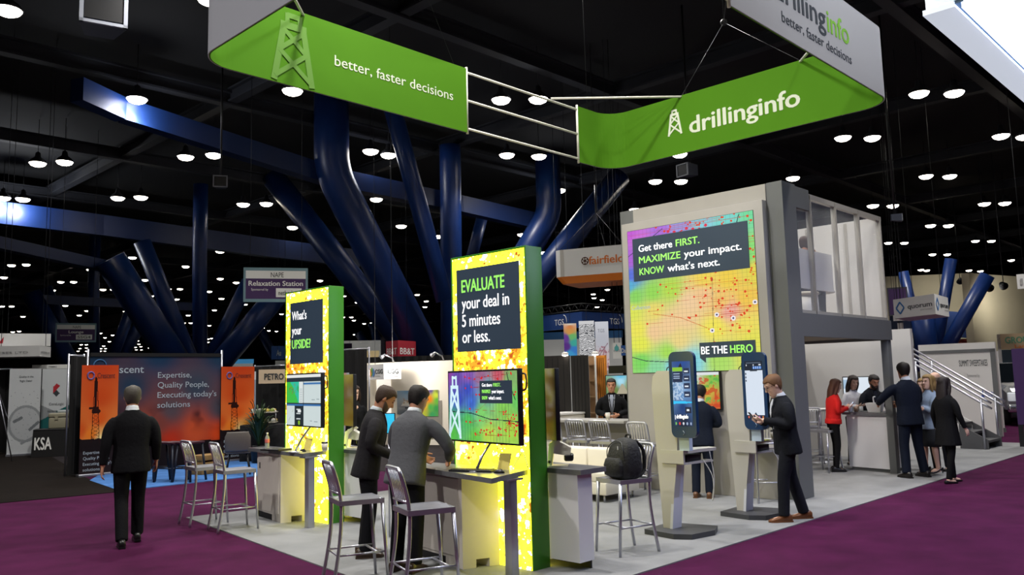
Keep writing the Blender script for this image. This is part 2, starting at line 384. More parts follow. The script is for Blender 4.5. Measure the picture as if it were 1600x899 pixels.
for i, s in enumerate(LAMPS.split()):
    x, y = map(int, s.split(','))
    p = on_z(x, y, LAMP_Z - 0.05)
    L = lamp0 if first_lamp else copy_tree(lamp0); first_lamp = False
    LAMP_OBJS.append(L); L.location = p; dist = p.xy.length; L.scale = (1, 1, 1) if dist < 60 else (.85, .85, .85)
    if s in GLOWING:
        ld = bpy.data.lights.new('lamp_light', 'POINT'); ld.energy = GLOWING[s]; ld.shadow_soft_size = 0.25; ld.color = (0.95, 0.97, 1.0)
        lo = bpy.data.objects.new('lamp_light', ld); COL.objects.link(lo); lo.parent = L; lo.location = (0, 0, -0.4)
# overhead lamps added outside the frame, like the hall's own, to light the stand
for (x, y, k) in ((3.5, 2.5, 0.45), (9.5, 1.0, 0.8), (8.5, 7.0, 1.0), (14.0, 3.6, 0.9), (14.5, 9.5, 0.9), (20.5, 5.5, 0.8), (6.5, 14.0, 1.25), (12.0, 17.0, 0.6), (24.0, 14.0, 0.7), (5.0, 22.0, 1.0), (20.0, 22.0, 0.6), (34.0, 12.0, 0.9), (4.6, 7.2, 0.6), (-4.5, 10.5, 1.0), (-5.0, 3.0, 0.95), (15.0, 15.0, 0.6), (30.0, 24.0, 0.8), (12.0, 27.0, 0.6), (28.0, 4.0, 0.7)):
    q = V((x, y, LAMP_Z)) - CAM_P; zc = q.dot(fw); px, py = CX + FPX * q.dot(rt) / zc, CY - FPX * q.dot(up) / zc
    if zc > 0 and -30 < px < 1630 and py > -30: L = min(LAMP_OBJS, key=lambda o: (o.location.xy - V((x, y))).length)     # one of the lamps in view
    else: L = copy_tree(lamp0); L.location = (x, y, LAMP_Z)
    ld = bpy.data.lights.new('lamp_light', 'SPOT'); ld.energy = LAMP_POWER * k; ld.shadow_soft_size = 0.25; ld.spot_size = math.radians(145); ld.spot_blend = 0.9; ld.color = (1.0, 0.97, 0.93)
    lo = bpy.data.objects.new('lamp_light', ld); COL.objects.link(lo); lo.parent = L; lo.location = (0, 0, -0.2)
    if x < 0: lo.rotation_euler = (V((8, 7, 3)) - V((x, y, LAMP_Z))).to_track_quat('-Z', 'Y').to_euler(); ld.spot_size = math.radians(75)  # the two added lamps at the left tilt toward the stand to brighten it
def wall_washer(label, x, y, D, tx, ty, tD, e):
    p = at_d(x, y, D); q = at_d(tx, ty, tD); t = thing('wall_washer', label, 'lamp', p); d = (q - p).normalized()
    MB().tube([-d * .25, d * .05], [.12, .2], 14).build('shade', lamp_shell, t); MB().tube([d * .052, d * .07], .17, 14).build('lens', lamp_glass, t); MB().tube([(0, 0, .1), (0, 0, 12.6 - p.z)], .02, 6).build('rod', lamp_shell, t)
    ld = bpy.data.lights.new('lamp_light', 'SPOT'); ld.energy = e; ld.spot_size = math.radians(120); ld.spot_blend = .8; ld.shadow_soft_size = .15; ld.color = (1, .95, .82)
    lo = bpy.data.objects.new('lamp_light', ld); COL.objects.link(lo); lo.parent = t; lo.location = d * .1; lo.rotation_euler = d.to_track_quat('-Z', 'Y').to_euler()
wall_washer('wall lamp washing the cream end wall, by the leaning blue strut', 1546, 450, 45.5, 1590, 500, 49.5, 330)
wall_washer('wall lamp washing the cream end wall, nearer the edge', 1568, 447, 46.0, 1640, 520, 52, 330)
wall_washer('wall lamp over the red wall behind the steel tree', 1500, 440, 58, 1490, 500, 62, 700)
# ------------------------------------------------------------------ hanging projector boxes in the roof
def roof_box(label, x, y, D, rz, s):
    p = at_d(x, y, D); t = thing('loudspeaker', label, 'loudspeaker', p, rz)
    dk = mat('speaker_blue_grey', '#2c3446', 0.6)
    MB().rings([[(-.5 * s, -.35 * s, -.3 * s), (-.5 * s, .35 * s, -.3 * s), (-.5 * s, .35 * s, .3 * s), (-.5 * s, -.35 * s, .3 * s)], [(.3 * s, -.22 * s, -.2 * s), (.3 * s, .22 * s, -.2 * s), (.3 * s, .22 * s, .3 * s), (.3 * s, -.22 * s, .3 * s)]], True, False).build('cabinet', dk, t)
    MB().box(-.52 * s, -.5 * s, -.28 * s, .28 * s, -.22 * s, .22 * s).build('grille', M_BLACK, t)
    m = MB()
    for (y0, z0, y1, z1) in ((-.35, -.3, .35, -.25), (-.35, .25, .35, .3), (-.35, -.3, -.29, .3), (.29, -.3, .35, .3)): m.box(-.54 * s, -.49 * s, y0 * s, y1 * s, z0 * s, z1 * s)
    m.build('front_frame', mat('speaker_rim', '#8d919c', 0.5), t)
    MB().tube([(0, 0, .28 * s), (0, 0, 12.6 - p.z)], 0.03, 8).build('hanger', M_BLACK, t)
roof_box('big dark loudspeaker box with a pale rim hanging near the roof above the girder', 158, 30, 17, math.radians(75), 1.15)
roof_box('loudspeaker with a pale square rim hanging behind the green banner near the tall video wall', 1078, 268, 24, math.radians(-10), 0.62)
roof_box('loudspeaker with a pale rim hanging beside the lone lamp over the girder', 345, 287, 27, math.radians(60), 0.62)
roof_box('small pale loudspeaker hanging beyond the glass balcony', 1398, 341, 26, math.radians(120), 0.35)
# ================================================================== FLOOR COVERINGS
def poly_rug(name, pts, z, m, label, cat='carpet'):
    o = MB().flat([(p[0], p[1]) for p in pts], 0.0, z).build(name, m); return tag(o, label, cat)
poly_rug('stand_carpet', [(4.28, 4.62), (4.62, 6.76), (4.90, 8.88), (5.24, 11.4), (6.17, 11.3), (16.0, 11.3), (22.5, 7.6), (22.5, 4.62)], 0.012, carpet_mat('grey_carpet', '#88898a', 0.1), 'light grey carpet under the drilling data stand')
bl = [on_z(-260, 800), on_z(190, 768), on_z(142, 748), on_z(110, 738), on_z(-260, 745)]
poly_rug('black_carpet', [on_z(-200, 806), on_z(190, 769), on_z(134, 747), (6.6, 19.6), (9.6, 34), (-6, 36), (-10, 14)], 0.010, carpet_mat('black_carpet', '#17120f'), 'black carpet of the booths by the grey roll-up banners')
poly_rug('blue_carpet', [on_z(186, 768), on_z(140, 752), (7.2, 19.6), (12.0, 20.4), on_z(425, 742)], 0.014, carpet_mat('blue_carpet', '#4a77b4'), 'blue carpet in front of the sunset booth wall')
poly_rug('far_carpet', [(6.7, 19.7), (9.6, 19.7), (10.5, 13.4), (17.5, 11.4), (60, 26), (120, 60), (60, 120), (7, 120)], 0.008, carpet_mat('dark_carpet', '#2a2628'), 'dark carpet under the booths beyond the stand')

# ================================================================== LIGHT TOWERS
M_GREEN = mat('tower_green', '#3f8a24', 0.35)
M_GRN2 = mat('tower_green_edge', '#2f6d1e', 0.5)
def tower_picture(seed, orange_lo, orange_hi):
    c = Canvas(130, 370, '#f6e420'); n = c.noise(9, seed, 4); n2 = c.noise(18, seed + 5, 4); n3 = c.noise(3, seed + 9, 2)
    c.put(n3 > 0.52, '#f1ea22'); c.put(n < 0.40, '#e0ea26'); c.put((n > 0.6), '#f4e838')
    c.put(n > .44, '#efa636', np.clip(1 - np.abs((c.v - (orange_lo + orange_hi) / 2) / ((orange_hi - orange_lo) / 2)) ** 2, 0, 1) * .75); band = np.clip(1 - np.abs((c.v - (orange_lo + orange_hi) / 2) / ((orange_hi - orange_lo) / 2)) ** 3, 0, 1)
    c.put(n2 + 0.35 * band > 0.80, '#f2a82a', 0.8); c.put(n2 + 0.25 * band > 0.93, '#ee7a1e', 0.7)
    c.put((n2 < 0.37) & (n > 0.5), '#ffffff'); c.put((n2 < 0.28), '#fffbe0'); c.put((n + n2 > 1.36), '#d9541c', 0.8)
    e = np.clip((0.06 - c.u) / 0.06, 0, 1) * ((c.v > 0.26) & (c.v < 0.45)); c.put(np.ones_like(c.u, bool), '#5cc04a', e)
    ratio = np.clip((c.a[..., 1] / c.a[..., 0] - .45) / .3, 0, 1); c.a *= (.19 + .81 * ratio)[..., None]     # the orange parts of the print let less light through
    r = np.random.RandomState(seed)
    for i in range(70): c.disc(r.rand(), r.rand(), 0.006 + 0.006 * r.rand(), '#5a3010', k=0.8)
    for i in range(14):
        x, y = r.rand(), r.rand(); c.line(x, y, x + r.rand() * .3 - .15, y + r.rand() * .1 - .05, 0.008, '#8a6a20')
    return c
def light_tower(label, x, y, seed, lines):
    t = thing('light_tower', label, 'light tower', (x, y, 0)); hx, hy, H = 0.11, 0.54, 3.06
    MB().box(-hx + .012, hx - .012, -hy + .02, hy - .02, 0.02, H - .02).build('core', mat('tower_core', '#c8c46a', 0.6), t)
    tower_picture(seed, .35, .8).build('front_light_panel', (-hx, hy - .012, 0.01), MY, UZ, 2 * hy - .024, H - .02, TOWERLIT, t)
    tower_picture(seed + 31, .3, .7).build('rear_light_panel', (hx, -hy + .012, 0.01), (0, 1, 0), UZ, 2 * hy - .024, H - .02, TOWERLIT, t)
    for s in (-1, 1): MB().box(-hx - .004, hx + .004, s * hy, s * (hy - .02), 0, H, 0.003).build('green_side', M_GREEN, t)
    MB().box(-hx - .002, hx + .002, -hy + .02, hy - .02, H - .02, H, 0.003).build('green_top', M_GREEN, t)
    w, z0, z1 = 0.90, 2.08, 2.93; w, z0, z1 = lines['box']
    pn = MB().box(-hx - .010, -hx - .002, -w / 2 + lines.get('dy', 0), w / 2 + lines.get('dy', 0), z0, z1).build('slogan_panel', M_NAVY, t)
    for s, col, u, v, lw, lh in lines['rows']:
        text(pn, s, (-hx - .011, w / 2 + lines.get('dy', 0) - u, v), MY, UZ, lw, lh, M_TXTG if col == 'g' else M_TXTW, 0.02 if col == 'g' else 0.008)
    return t
light_tower('tall yellow glowing tower with green sides asking about an upside, farther from the camera', 6.22, 9.78, 3,
            dict(box=(0.80, 2.06, 2.90), rows=[("What's", 'w', .05, 2.66, .36, .125), ('your', 'w', .05, 2.46, .24, .125), ('UPSIDE?', 'g', .05, 2.27, .46, .125)]))
light_tower('tall yellow glowing tower with green sides promising to evaluate a deal, nearest the camera', 5.905, 5.955, 8,
            dict(box=(0.90, 2.07, 2.92), rows=[('EVALUATE', 'g', .08, 2.68, .62, .135), ('your deal in', 'w', .08, 2.505, .68, .13), ('5 minutes', 'w', .08, 2.325, .55, .13), ('or less.', 'w', .08, 2.16, .40, .13)]))

# ================================================================== DEMO COUNTERS
M_LAM = mat('grey_laminate', '#cdc6be', 0.5, noise=0.03, nscale=5)
M_LAMW = mat('white_laminate', '#d6d6da', 0.5)
M_TOP = mat('slate_worktop', '#65666a', 0.28, noise=0.1, nscale=30)
M_KICK = mat('black_kick', '#0f0f10', 0.6)
def counter(label, x, y, rz, post=True, fr=-.70):
    """front side of a tower looks along -x here; turned by rz for the other side"""
    t = thing('demo_counter', label, 'counter', (x, y, 0), rz)
    A, B, B2, A2 = V((-.47, .04)), V((-.33, .90)), V((-.12, .90)), V((-.12, -.10))
    z0, z1 = 0.0, 0.885
    def wall(p, q, a, b): return [(p.x, p.y, a), (q.x, q.y, a), (q.x, q.y, b), (p.x, p.y, b)]
    body = MB().flat([A, B, B2, A2], 0.09, z1)
    # plinth with a cable cut-out under the end face
    n = (A2 - A).normalized(); P = lambda s: A + (A2 - A) * s
    body.flat([P(0), P(.36), P(.36) + V((0, .3)), P(0) + V((.05, .3))], 0.0, 0.09).flat([P(.72), P(1), P(1) + V((0, .3)), P(.72) + V((0, .3))], 0.0, 0.09)
    body.build('cabinet', M_LAM if rz == 0 else M_LAMW, t)
    d = (B - A).normalized(); nn = V((-d.y, d.x))
    def pl(s, o, z): p = A + d * s + nn * o; return (p.x, p.y, z)
    door = MB().prism([pl(.06, .0, .12), pl(.80, .0, .12), pl(.80, .0, .84), pl(.06, .0, .84)], (0, 0, 0), tuple(nn * 0.012) + (0,)).build('door', M_LAM if rz == 0 else M_LAMW, t)
    MB().prism([pl(.72, .012, .66), pl(.745, .012, .66), pl(.745, .012, .74), pl(.72, .012, .74)], (0, 0, 0), tuple(nn * 0.006) + (0,)).build('finger_pull', M_BLACK, door)
    MB().prism([pl(.0, -.012, .0), pl(.85, -.012, .0), pl(.85, -.012, .088), pl(.0, -.012, .088)], (0, 0, 0), tuple(-nn * 0.02) + (0,)).build('toe_kick', M_KICK, t)
    top = [(-.02, 1.0), (-.33, 1.0), (fr, -.70 if fr < -.6 else -.62), (-.02, -.49)] if post else [(-.02, .95), (-.40, .95), (-.50, -.02), (-.44, -.30), (-.02, -.30)]
    top = [(a - .11 + .02, b) for a, b in top]
    MB().flat(top, 0.885, 0.93).build('worktop', M_TOP, t)
    if post:
        MB().box(-.46, -.37, -.60, -.51, 0.012, 0.885, 0.004).build('post', M_STEEL, t)
        MB().box(-.52, -.31, -.62, -.49, 0.868, 0.885).build('post_plate', M_STEEL, t)
    return t
counter('grey cabinet counter with a dark worktop in front of the upside tower', 6.24, 9.80, 0, True, -.46)
counter('grey cabinet counter with a dark worktop where two men in suits stand', 5.905, 5.955, 0)
counter('pale cabinet counter behind the upside tower', 6.22, 9.78, PI, False)
counter('pale lavender-lit cabinet counter behind the evaluate tower', 5.905, 5.955, PI, False)

# ================================================================== MONITORS
def monitor(label, c, ang, W, Hh, canvas, texts=None, logo=None, arm_to=None, loop=True):
    assert arm_to or not loop
    """c: centre of the screen; ang: heading of the screen's face"""
    t = thing('monitor', label, 'monitor', c, ang); x = V((1, 0, 0))
    R, U = V((0, 1, 0)), UZ        # face looks along +x: viewer's right is +y ... (x right = up x n)
    MB().box(-.05, 0.0, -W / 2, W / 2, -Hh / 2, Hh / 2, 0.006).build('housing', M_BLACK, t)
    b = 0.018
    scr = canvas.build('screen', (0.002, -W / 2 + b, -Hh / 2 + b), R, U, W - 2 * b, Hh - 2 * b, LIT, t)
    if texts: texts(scr, W, Hh)
    if arm_to:
        a = V(arm_to); MB().tube([(-.04, 0, -Hh * .25), (-.10, 0, -Hh / 2), tuple(a * .5 + V((-.06, 0, -Hh / 2)) * .5), tuple(a)], 0.014, 8).build('arm', M_STEEL, t)
        MB().lathe([(0.09, 0), (0.09, 0.012), (0.03, 0.02)], (a.x, a.y, a.z - .012)).build('foot', M_STEEL, t)
    if loop:
        MB().tube(spline([(-.06, W / 2 - .04, Hh / 2 - .05), (-.06, W / 2 + .028, Hh / 2 - .06), (-.06, W / 2 + .03, Hh / 2 - .18), (-.06, W / 2 - .04, Hh / 2 - .2)]), 0.008, 8).build('cable_loop', M_CABLE, t)
    return t
def gis_canvas():
    c = Canvas(130, 86, '#cfdcdc')
    c.rect(0, .94, 1, 1, '#e9eceb'); c.rect(0, .86, 1, .94, '#26323c'); c.rect(0, .78, 1, .86, '#c9d6d8')
    n = c.noise(7, 4); m = (c.u < .38) & (c.v > .44) & (c.v < .86); c.put(m, '#3fc04a'); c.put(m & (c.u + .5 * c.v > .52 + n * .1), '#2fc2a0'); c.put(m & (n > .62), '#28b070')
    r = np.random.RandomState(2)
    for i in range(16): x = .06 + r.rand() * .22; y = .62 + r.rand() * .18; c.line(x, y, x + .08 * r.rand(), y + .03, 0.006, '#8a6a20')
    c.rect(.38, .44, .5, .86, '#dfe7e6'); c.rect(.51, .8, 1, .84, '#3d74b0')
    for (a, b, d, e) in ((0, .38, .5, .42), (.51, .38, 1, .42)): c.rect(a, b, d, e, '#3d74b0')
    c.rect(.5, 0, .512, .86, '#24303a'); c.rect(0, .42, 1, .44, '#24303a'); c.rect(.25, 0, .5, .38, '#1f2a30'); 
    for y in (.3, .22, .12): c.rect(.3, y, .42, y + .02, '#cfd8d8'); 
    c.rect(.34, .26, .44, .3, '#eef3f3'); c.disc(.38, .05, .03, '#8bbf2c')
    for y in np.arange(.47, .78, .035): c.rect(.4, y, .48, y + .008, '#9fb0b4')
    c.line(.72, .5, .96, .52, .005, '#7a8a90'); c.line(.7, .1, .96, .08, .005, '#7a8a90'); c.line(.06, .08, .2, .3, .004, '#9a9a60')
    return c
def seismic_canvas(nx=190, ny=120):
    c = Canvas(nx, ny).anchors([(0, 1, '#8a3f9a'), (.12, .9, '#6a48b0'), (.3, .95, '#8d58b8'), (.3, .75, '#3a50c0'), (.15, .6, '#3548c0'), (.35, .55, '#3f6ad0'), (.1, .3, '#3ba060'), (.3, .3, '#52c05a'), (.05, .1, '#58c04a'), (.5, .4, '#7ed06a'), (.6, .75, '#58a8b8'), (.5, .95, '#9f6a90'), (.75, .95, '#c8586a'), (.9, .9, '#7fae66'), (.8, .5, '#88d058'), (1, .6, '#6ac860'), (.9, .2, '#a8d84a'), (.6, .1, '#b8dc50'), (.4, .05, '#6ac84a')])
    s = c.noise(22, 3, 2); c.a *= (0.85 + 0.35 * s)[..., None]
    for i in range(1, 24): c.line(i / 24, 0, i / 24, 1, .0028, '#203040', k=.55)
    for i in range(1, 15): c.line(0, i / 15, 1, i / 15, .0028, '#203040', k=.55)
    r = np.random.RandomState(5); pts = []
    for cy in (.92, .76, .68, .42, .28, .17, .1):
        for i in range(13):
            if r.rand() < .72: pts.append((.22 + .78 * r.rand() ** .8, cy + .02 * r.randn()))
    for a in range(0, len(pts) - 1, 2): c.line(*pts[a], *pts[a + 1], .003, '#a01818', k=.7)
    for p in pts: c.disc(*p, .010, '#a01010'); c.disc(*p, .0085, '#ee1c24')
    for i in range(16): x, y = .8 + .2 * r.rand(), .1 + .4 * r.rand(); c.line(.88, .3, x, y, .003, '#b01414'); c.disc(x, y, .008, '#e0182a')
    c.line(0, .42, .35, .40, .008, '#202c38'); c.line(.35, .40, .62, .32, .008, '#202c38'); c.line(.62, .32, 1, .3, .008, '#202c38')
    c.line(.86, .98, .9, .8, .009, '#1c2830'); c.line(.9, .8, .97, .6, .009, '#1c2830')
    return c
def derrick(parent, P, right, w, h, m, thick=0.003):
    """line-work of a drilling derrick: box head, two legs, crossed braces"""
    P, right = V(P), V(right); n = right.cross(UZ); b = MB()
    def bar(u0, v0, u1, v1, t):
        nonlocal thick
        a = P + right * (u0 * w) + UZ * (v0 * h); e = P + right * (u1 * w) + UZ * (v1 * h); d = (e - a).normalized(); s = d.cross(n) * t * w / 2
        b.prism([a - s, e - s, e + s, a + s], (0, 0, 0), n * thick)
    for i_, q in enumerate(((.36, .97, .66, .97, .12), (.36, .8, .36, 1, .1), (.66, .8, .66, 1, .1), (.2, .82, .82, .82, .15), (.28, .82, .06, 0, .14), (.74, .82, .96, 0, .14),
              (.28, .76, .82, .45, .1), (.74, .76, .18, .45, .1), (.18, .45, .92, .06, .1), (.82, .45, .08, .06, .1))): thick *= 1.06; bar(*q)
    return b.build('derrick_emblem', m, parent)
M_PALE = mat('screen_pale_blue', '#bcd8e0', 0.6, emit='#bcd8e0', strength=.8, sample=False)
def m2_texts(scr, W, Hh):
    pn = MB().box(.003, .005, -.02, W * .42, .03, .24).build('slogan_panel', M_NAVY, scr)
    for i, (a, b, wa, wb) in enumerate((('Get there', 'FIRST.', .16, .115), ('MAXIMIZE', 'your impact.', .135, .19), ('KNOW', "what's next.", .085, .2))):
        y = .185 - i * .06; ca, cb = (M_TXTW, M_TXTG) if i == 0 else (M_TXTG, M_TXTW)
        text(pn, a, (.006, .0 + .02, y), (0, 1, 0), UZ, wa, .034, ca, 0); text(pn, b, (.006, .02 + wa + .02, y), (0, 1, 0), UZ, wb, .034, cb, 0)
    derrick(scr, (.004, -W / 2 + .02, -Hh / 2 + .03), (0, 1, 0), .21, Hh - .08, M_PALE)
TH = math.radians(180 - 8)
monitor('monitor with red dots over a blue and green map, in front of the evaluate tower', (5.50, 5.765, 1.53), TH, 1.15, 0.69, seismic_canvas(), m2_texts, arm_to=(.06, -.02, -.59))
monitor('monitor with grey map windows in front of the upside tower', (5.80, 9.36, 1.585), TH, 1.07, 0.68, gis_canvas(), arm_to=(.06, -.1, -.645))
gd = Canvas(60, 40).anchors([(0, 0, '#3a7a20'), (1, 1, '#a8b020'), (.5, .5, '#60902a'), (1, 0, '#255f50'), (.2, .9, '#803018')])
monitor('monitor seen edge-on behind the evaluate tower', (6.25, 5.86, 1.53), -math.radians(14), 1.12, 0.69, gd, arm_to=(.06, 0, -.59))
monitor('monitor seen edge-on behind the upside tower', (6.60, 9.66, 1.56), -math.radians(14), 1.05, 0.68, gd, arm_to=(.06, 0, -.62))
# ================================================================== BAR STOOLS
S0 = 0.013
def make_stool():
    t = thing('bar_stool', 'stool', 'stool', (0, 0, S0))
    hw = .20
    # seat: dished plate with a rolled edge
    m = MB(); n = 10; top = []
    for j in range(n + 1):
        row = []
        for i in range(n + 1):
            x = -.20 + .40 * j / n; y = -hw + 2 * hw * i / n; k = (1 - (2 * i / n - 1) ** 2); d = -.018 * k * (1 - ((j / n - .35) / .65) ** 2)
            d += .010 * math.exp(-((2 * i / n - 1) / .18) ** 2) * (j / n); row.append((x, y, .735 + d))
        top.append(row)
    vs_ = [p for r in top for p in r]; m.add(vs_, [(j * (n + 1) + i, (j + 1) * (n + 1) + i, (j + 1) * (n + 1) + i + 1, j * (n + 1) + i + 1) for j in range(n) for i in range(n)], True)
    for (x0, x1, y0, y1) in ((-.2, .2, -hw - .004, -hw + .008), (-.2, .2, hw - .008, hw + .004), (.19, .204, -hw, hw), (-.204, -.19, -hw, hw)): m.box(x0, x1, y0, y1, .695, .737)
    m.build('seat', M_STEEL, t)
    for s in (-1, 1):
        y = s * .175
        MB().tube(spline([(-.262, s * .195, 0), (-.215, s * .185, .25), (-.185, y, .5), (-.18, y, .72)], 4), [.015] * 12 + [.0175], 8, sx=1.1).build('leg', M_STEEL, t)
        MB().tube([(.235, s * .195, 0), (.19, s * .183, .70)], [.013, .019], 8, sx=1.0).build('leg', M_STEEL, t)
    yy = .175; prof = [(-.18, .70), (-.195, .82), (-.225, .94), (-.255, 1.03)]
    pts = [(x, -yy, z) for x, z in prof] + [(-.262, -yy + .02, 1.058), (-.264, -yy + .055, 1.068), (-.264, yy - .055, 1.068), (-.262, yy - .02, 1.058)] + [(x, yy, z) for x, z in reversed(prof)]
    bf = MB().tube(spline(pts, 3), .0165, 8, sx=1.0); bf.tube([(-.20, -yy, .80), (-.205, 0, .80), (-.20, yy, .80)], .013, 8); bf.build('back_frame', M_STEEL, t)
    sl = MB()
    for i in range(7):
        y = -.132 + .044 * i; sl.tube([(-.203, y, .80), (-.232, y, .93), (-.264, y, 1.06)], .0062, 6)
    sl.build('back_slats', M_STEEL, t)
    fr = MB(); z = .27
    for a, b in (((-.212, -.183), (.218, -.186)), ((-.212, .183), (.218, .186)), ((.14, -.186), (.14, .186)), ((-.212, -.183), (-.212, .183))): fr.tube([(a[0], a[1], z), (b[0], b[1], z)], .0095, 6)
    fr.build('footrest', M_STEEL, t)
    return t
st0 = make_stool(); used = [False]
def stool(x, y, rz, label, group=None):
    o = st0 if not used[0] else copy_tree(st0); used[0] = True
    o.location = (x, y, S0); o.rotation_euler = (0, 0, math.radians(rz)); o['label'] = label; o['group'] = group or 'brushed metal bar stools'
    return o
stool(5.16, 10.70, -5, 'brushed metal bar stool at the purple carpet edge, farthest of the front four')
stool(5.18, 9.94, -9, 'brushed metal bar stool pulled out before the counter of the upside tower')
stool(4.53, 6.42, -20, 'brushed metal bar stool behind the bearded man in the charcoal suit')
stool(4.54, 5.48, -20, 'brushed metal bar stool behind the man in the grey suit, nearest the camera')
stool(7.02, 5.27, 165, 'brushed metal bar stool carrying the black backpack')
for x, y, rz, w in ((10.98, 9.62, 12, 'first from the tower'), (11.0, 9.08, 8, 'second from the tower'), (10.93, 8.52, 8, 'third from the tower'), (10.75, 7.62, 4, 'last, before the video wall')):
    stool(x, y, rz, 'metal bar stool of the row behind the white sofa, ' + w)
stool(10.98, 5.75, 40, 'brushed metal bar stool between the second phone kiosk and the man in brown shoes')
stool(11.75, 5.98, 60, 'brushed metal bar stool at the foot of the grey deck column')
_p = on_z(1270, 728); stool(_p.x, _p.y, 200, 'pale metal bar stool behind the woman in the red jacket, closest to the kiosk man')
_p = on_z(1290, 738); stool(_p.x, _p.y, 175, 'pale metal bar stool beside the woman in the red jacket, by the white high table')

# ================================================================== BACKPACK
def backpack():
    t = thing('backpack', 'stuffed black backpack with a blue bottle in its side pocket, sitting on a bar stool', 'backpack', (7.02, 5.26, .742), math.radians(165))
    cloth = mat('black_nylon', '#121316', 0.75, bump=0.4, bscale=40)
    rows = []
    for i, (z, w, d, xo) in enumerate(((0, .13, .10, 0), (.02, .165, .13, 0), (.12, .18, .145, 0), (.22, .175, .135, -.005), (.31, .16, .115, -.012), (.37, .13, .085, -.02), (.40, .08, .05, -.025), (.41, .03, .02, -.025))):
        rows.append([(xo + d * math.copysign(abs(math.cos(a)) ** .6, math.cos(a)), w * math.copysign(abs(math.sin(a)) ** .6, math.sin(a)), z) for a in [2 * PI * k / 24 for k in range(24)]])
    MB().rings(rows).build('body', cloth, t)
    rows = []
    for (z, w, d) in ((.03, .10, .03), (.045, .135, .05), (.14, .14, .055), (.2, .12, .04), (.215, .09, .02)):
        rows.append([(.13 + d * math.copysign(abs(math.cos(a)) ** .7, math.cos(a)), w * math.copysign(abs(math.sin(a)) ** .6, math.sin(a)), z) for a in [2 * PI * k / 20 for k in range(20)]])
    MB().rings(rows).build('front_pocket', cloth, t)
    rows = []
    for (z, w, d) in ((.02, .04, .02), (.03, .07, .04), (.12, .075, .045), (.17, .06, .03), (.18, .04, .02)):
        rows.append([(-.01 + w * math.copysign(abs(math.cos(a)) ** .7, math.cos(a)), -.175 - d * math.sin(a), z) for a in [2 * PI * k / 20 for k in range(20)]])
    MB().rings(rows).build('side_pocket', cloth, t)
    MB().lathe([(.03, 0), (.034, .02), (.034, .15), (.02, .19), (.016, .2)], (-.0, -.195, .07), 14).build('water_bottle', mat('blue_bottle', '#2a5fa8', 0.25), t)
    MB().tube(spline([(-.06, -.04, .40), (-.07, -.03, .435), (-.07, .03, .435), (-.06, .04, .40)]), .011, 8).build('handle', cloth, t)
    for s in (-1, 1): MB().tube(spline([(-.10, s * .07, .38), (-.19, s * .08, .28), (-.18, s * .1, .1), (-.11, s * .12, .03)]), .016, 8, sx=1.6).build('shoulder_strap', cloth, t)
    z = MB().tube(spline([(.10, -.14, .16), (.11, -.13, .29), (.08, -.06, .37), (.08, .06, .37), (.11, .13, .29), (.10, .14, .16)]), .005, 6); z.build('zipper', mat('zip_grey', '#3a3c40', .4, .5), t)
    MB().box(.128, .134, .07, .078, .3, .335).build('zip_tag', mat('tag_white', '#d8d8d8', .6), t)
backpack()

# ================================================================== SOFA, TABLES
M_LEATH = mat('white_leather', '#d9d3c6', 0.45, noise=0.03, nscale=3)
def sofa():
    t = thing('sofa', 'low white leather sofa behind the stool with the backpack', 'sofa', (9.5, 7.45, S0)); L = 1.62
    for i in range(2):
        y0 = i * L / 2
        MB().box(0, .74, y0 + .004, y0 + L / 2 - .004, .27, .42, .03).build('seat_cushion', M_LEATH, t)
        MB().box(.58, .80, y0 + .004, y0 + L / 2 - .004, .40, .70, .035).build('back_cushion', M_LEATH, t)
    MB().box(.0, .80, 0, L, .10, .275, .015).build('base', M_LEATH, t)
    for x in (.06, .74):
        for y in (.08, L - .08): MB().tube([(x, y, 0), (x, y, .10)], .016, 10).build('leg', M_STEEL, t)
sofa()
def bar_table():
    t = thing('bar_table', 'long grey high table behind the row of bar stools', 'table', (11.45, 8.55, S0))
    MB().box(0, .62, 0, 1.75, .98, 1.03, .006).build('tabletop', mat('grey_tabletop', '#9c9a96', .4), t)
    MB().box(.30, .56, .05, 1.70, 0.06, .98).build('panel', mat('grey_panel', '#8f8b86', .6), t)
    MB().box(.26, .60, .03, 1.72, 0, .06).build('plinth', M_STEEL, t)
bar_table()
def white_counter():
    t = thing('white_counter', 'curved white bar counter in front of the black folding panels', 'counter', (12.55, 11.2, 0))
    m = MB(); pts = [(0, .55), (0, .1)] + [(.1 - .1 * math.cos(a), .1 - .1 * math.sin(a)) for a in [PI / 2 * i / 6 for i in range(7)]] + [(1.2, 0), (1.3, .1), (1.3, .55)]
    m.flat(pts, .08, 1.04); m.build('body', M_LEATH, t)
    MB().flat([(x * 1.03 - .02, y * 1.05 - .02) for x, y in pts], 1.04, 1.075).build('top', M_WHITE, t)
    MB().box(.05, 1.25, .05, .5, 0, .08).build('plinth', M_KICK, t)
white_counter()
def cup(label, p, z, dark=True, group=None):
    t = thing('paper_cup', label, 'cup', (p[0], p[1], z), 0, group)
    MB().lathe([(.028, 0), (.030, .004), (.042, .105)], n=18).build('cup', mat('cup_white', '#ded9cf', .6), t)
    MB().lathe([(.0315, .025), (.0355, .026), (.0405, .085), (.0365, .086)], n=18).build('sleeve', mat('cup_sleeve', '#6d5440' if dark else '#c8c2b4', .8), t)
    MB().lathe([(.044, .105), (.044, .113), (.040, .116), (.036, .124), (.01, .124)], n=18).build('lid', M_BLACK if dark else M_WHITE, t)
    return t
cup('white paper cup with a white lid on the grey high table', (11.6, 9.0), S0 + 1.031, False)

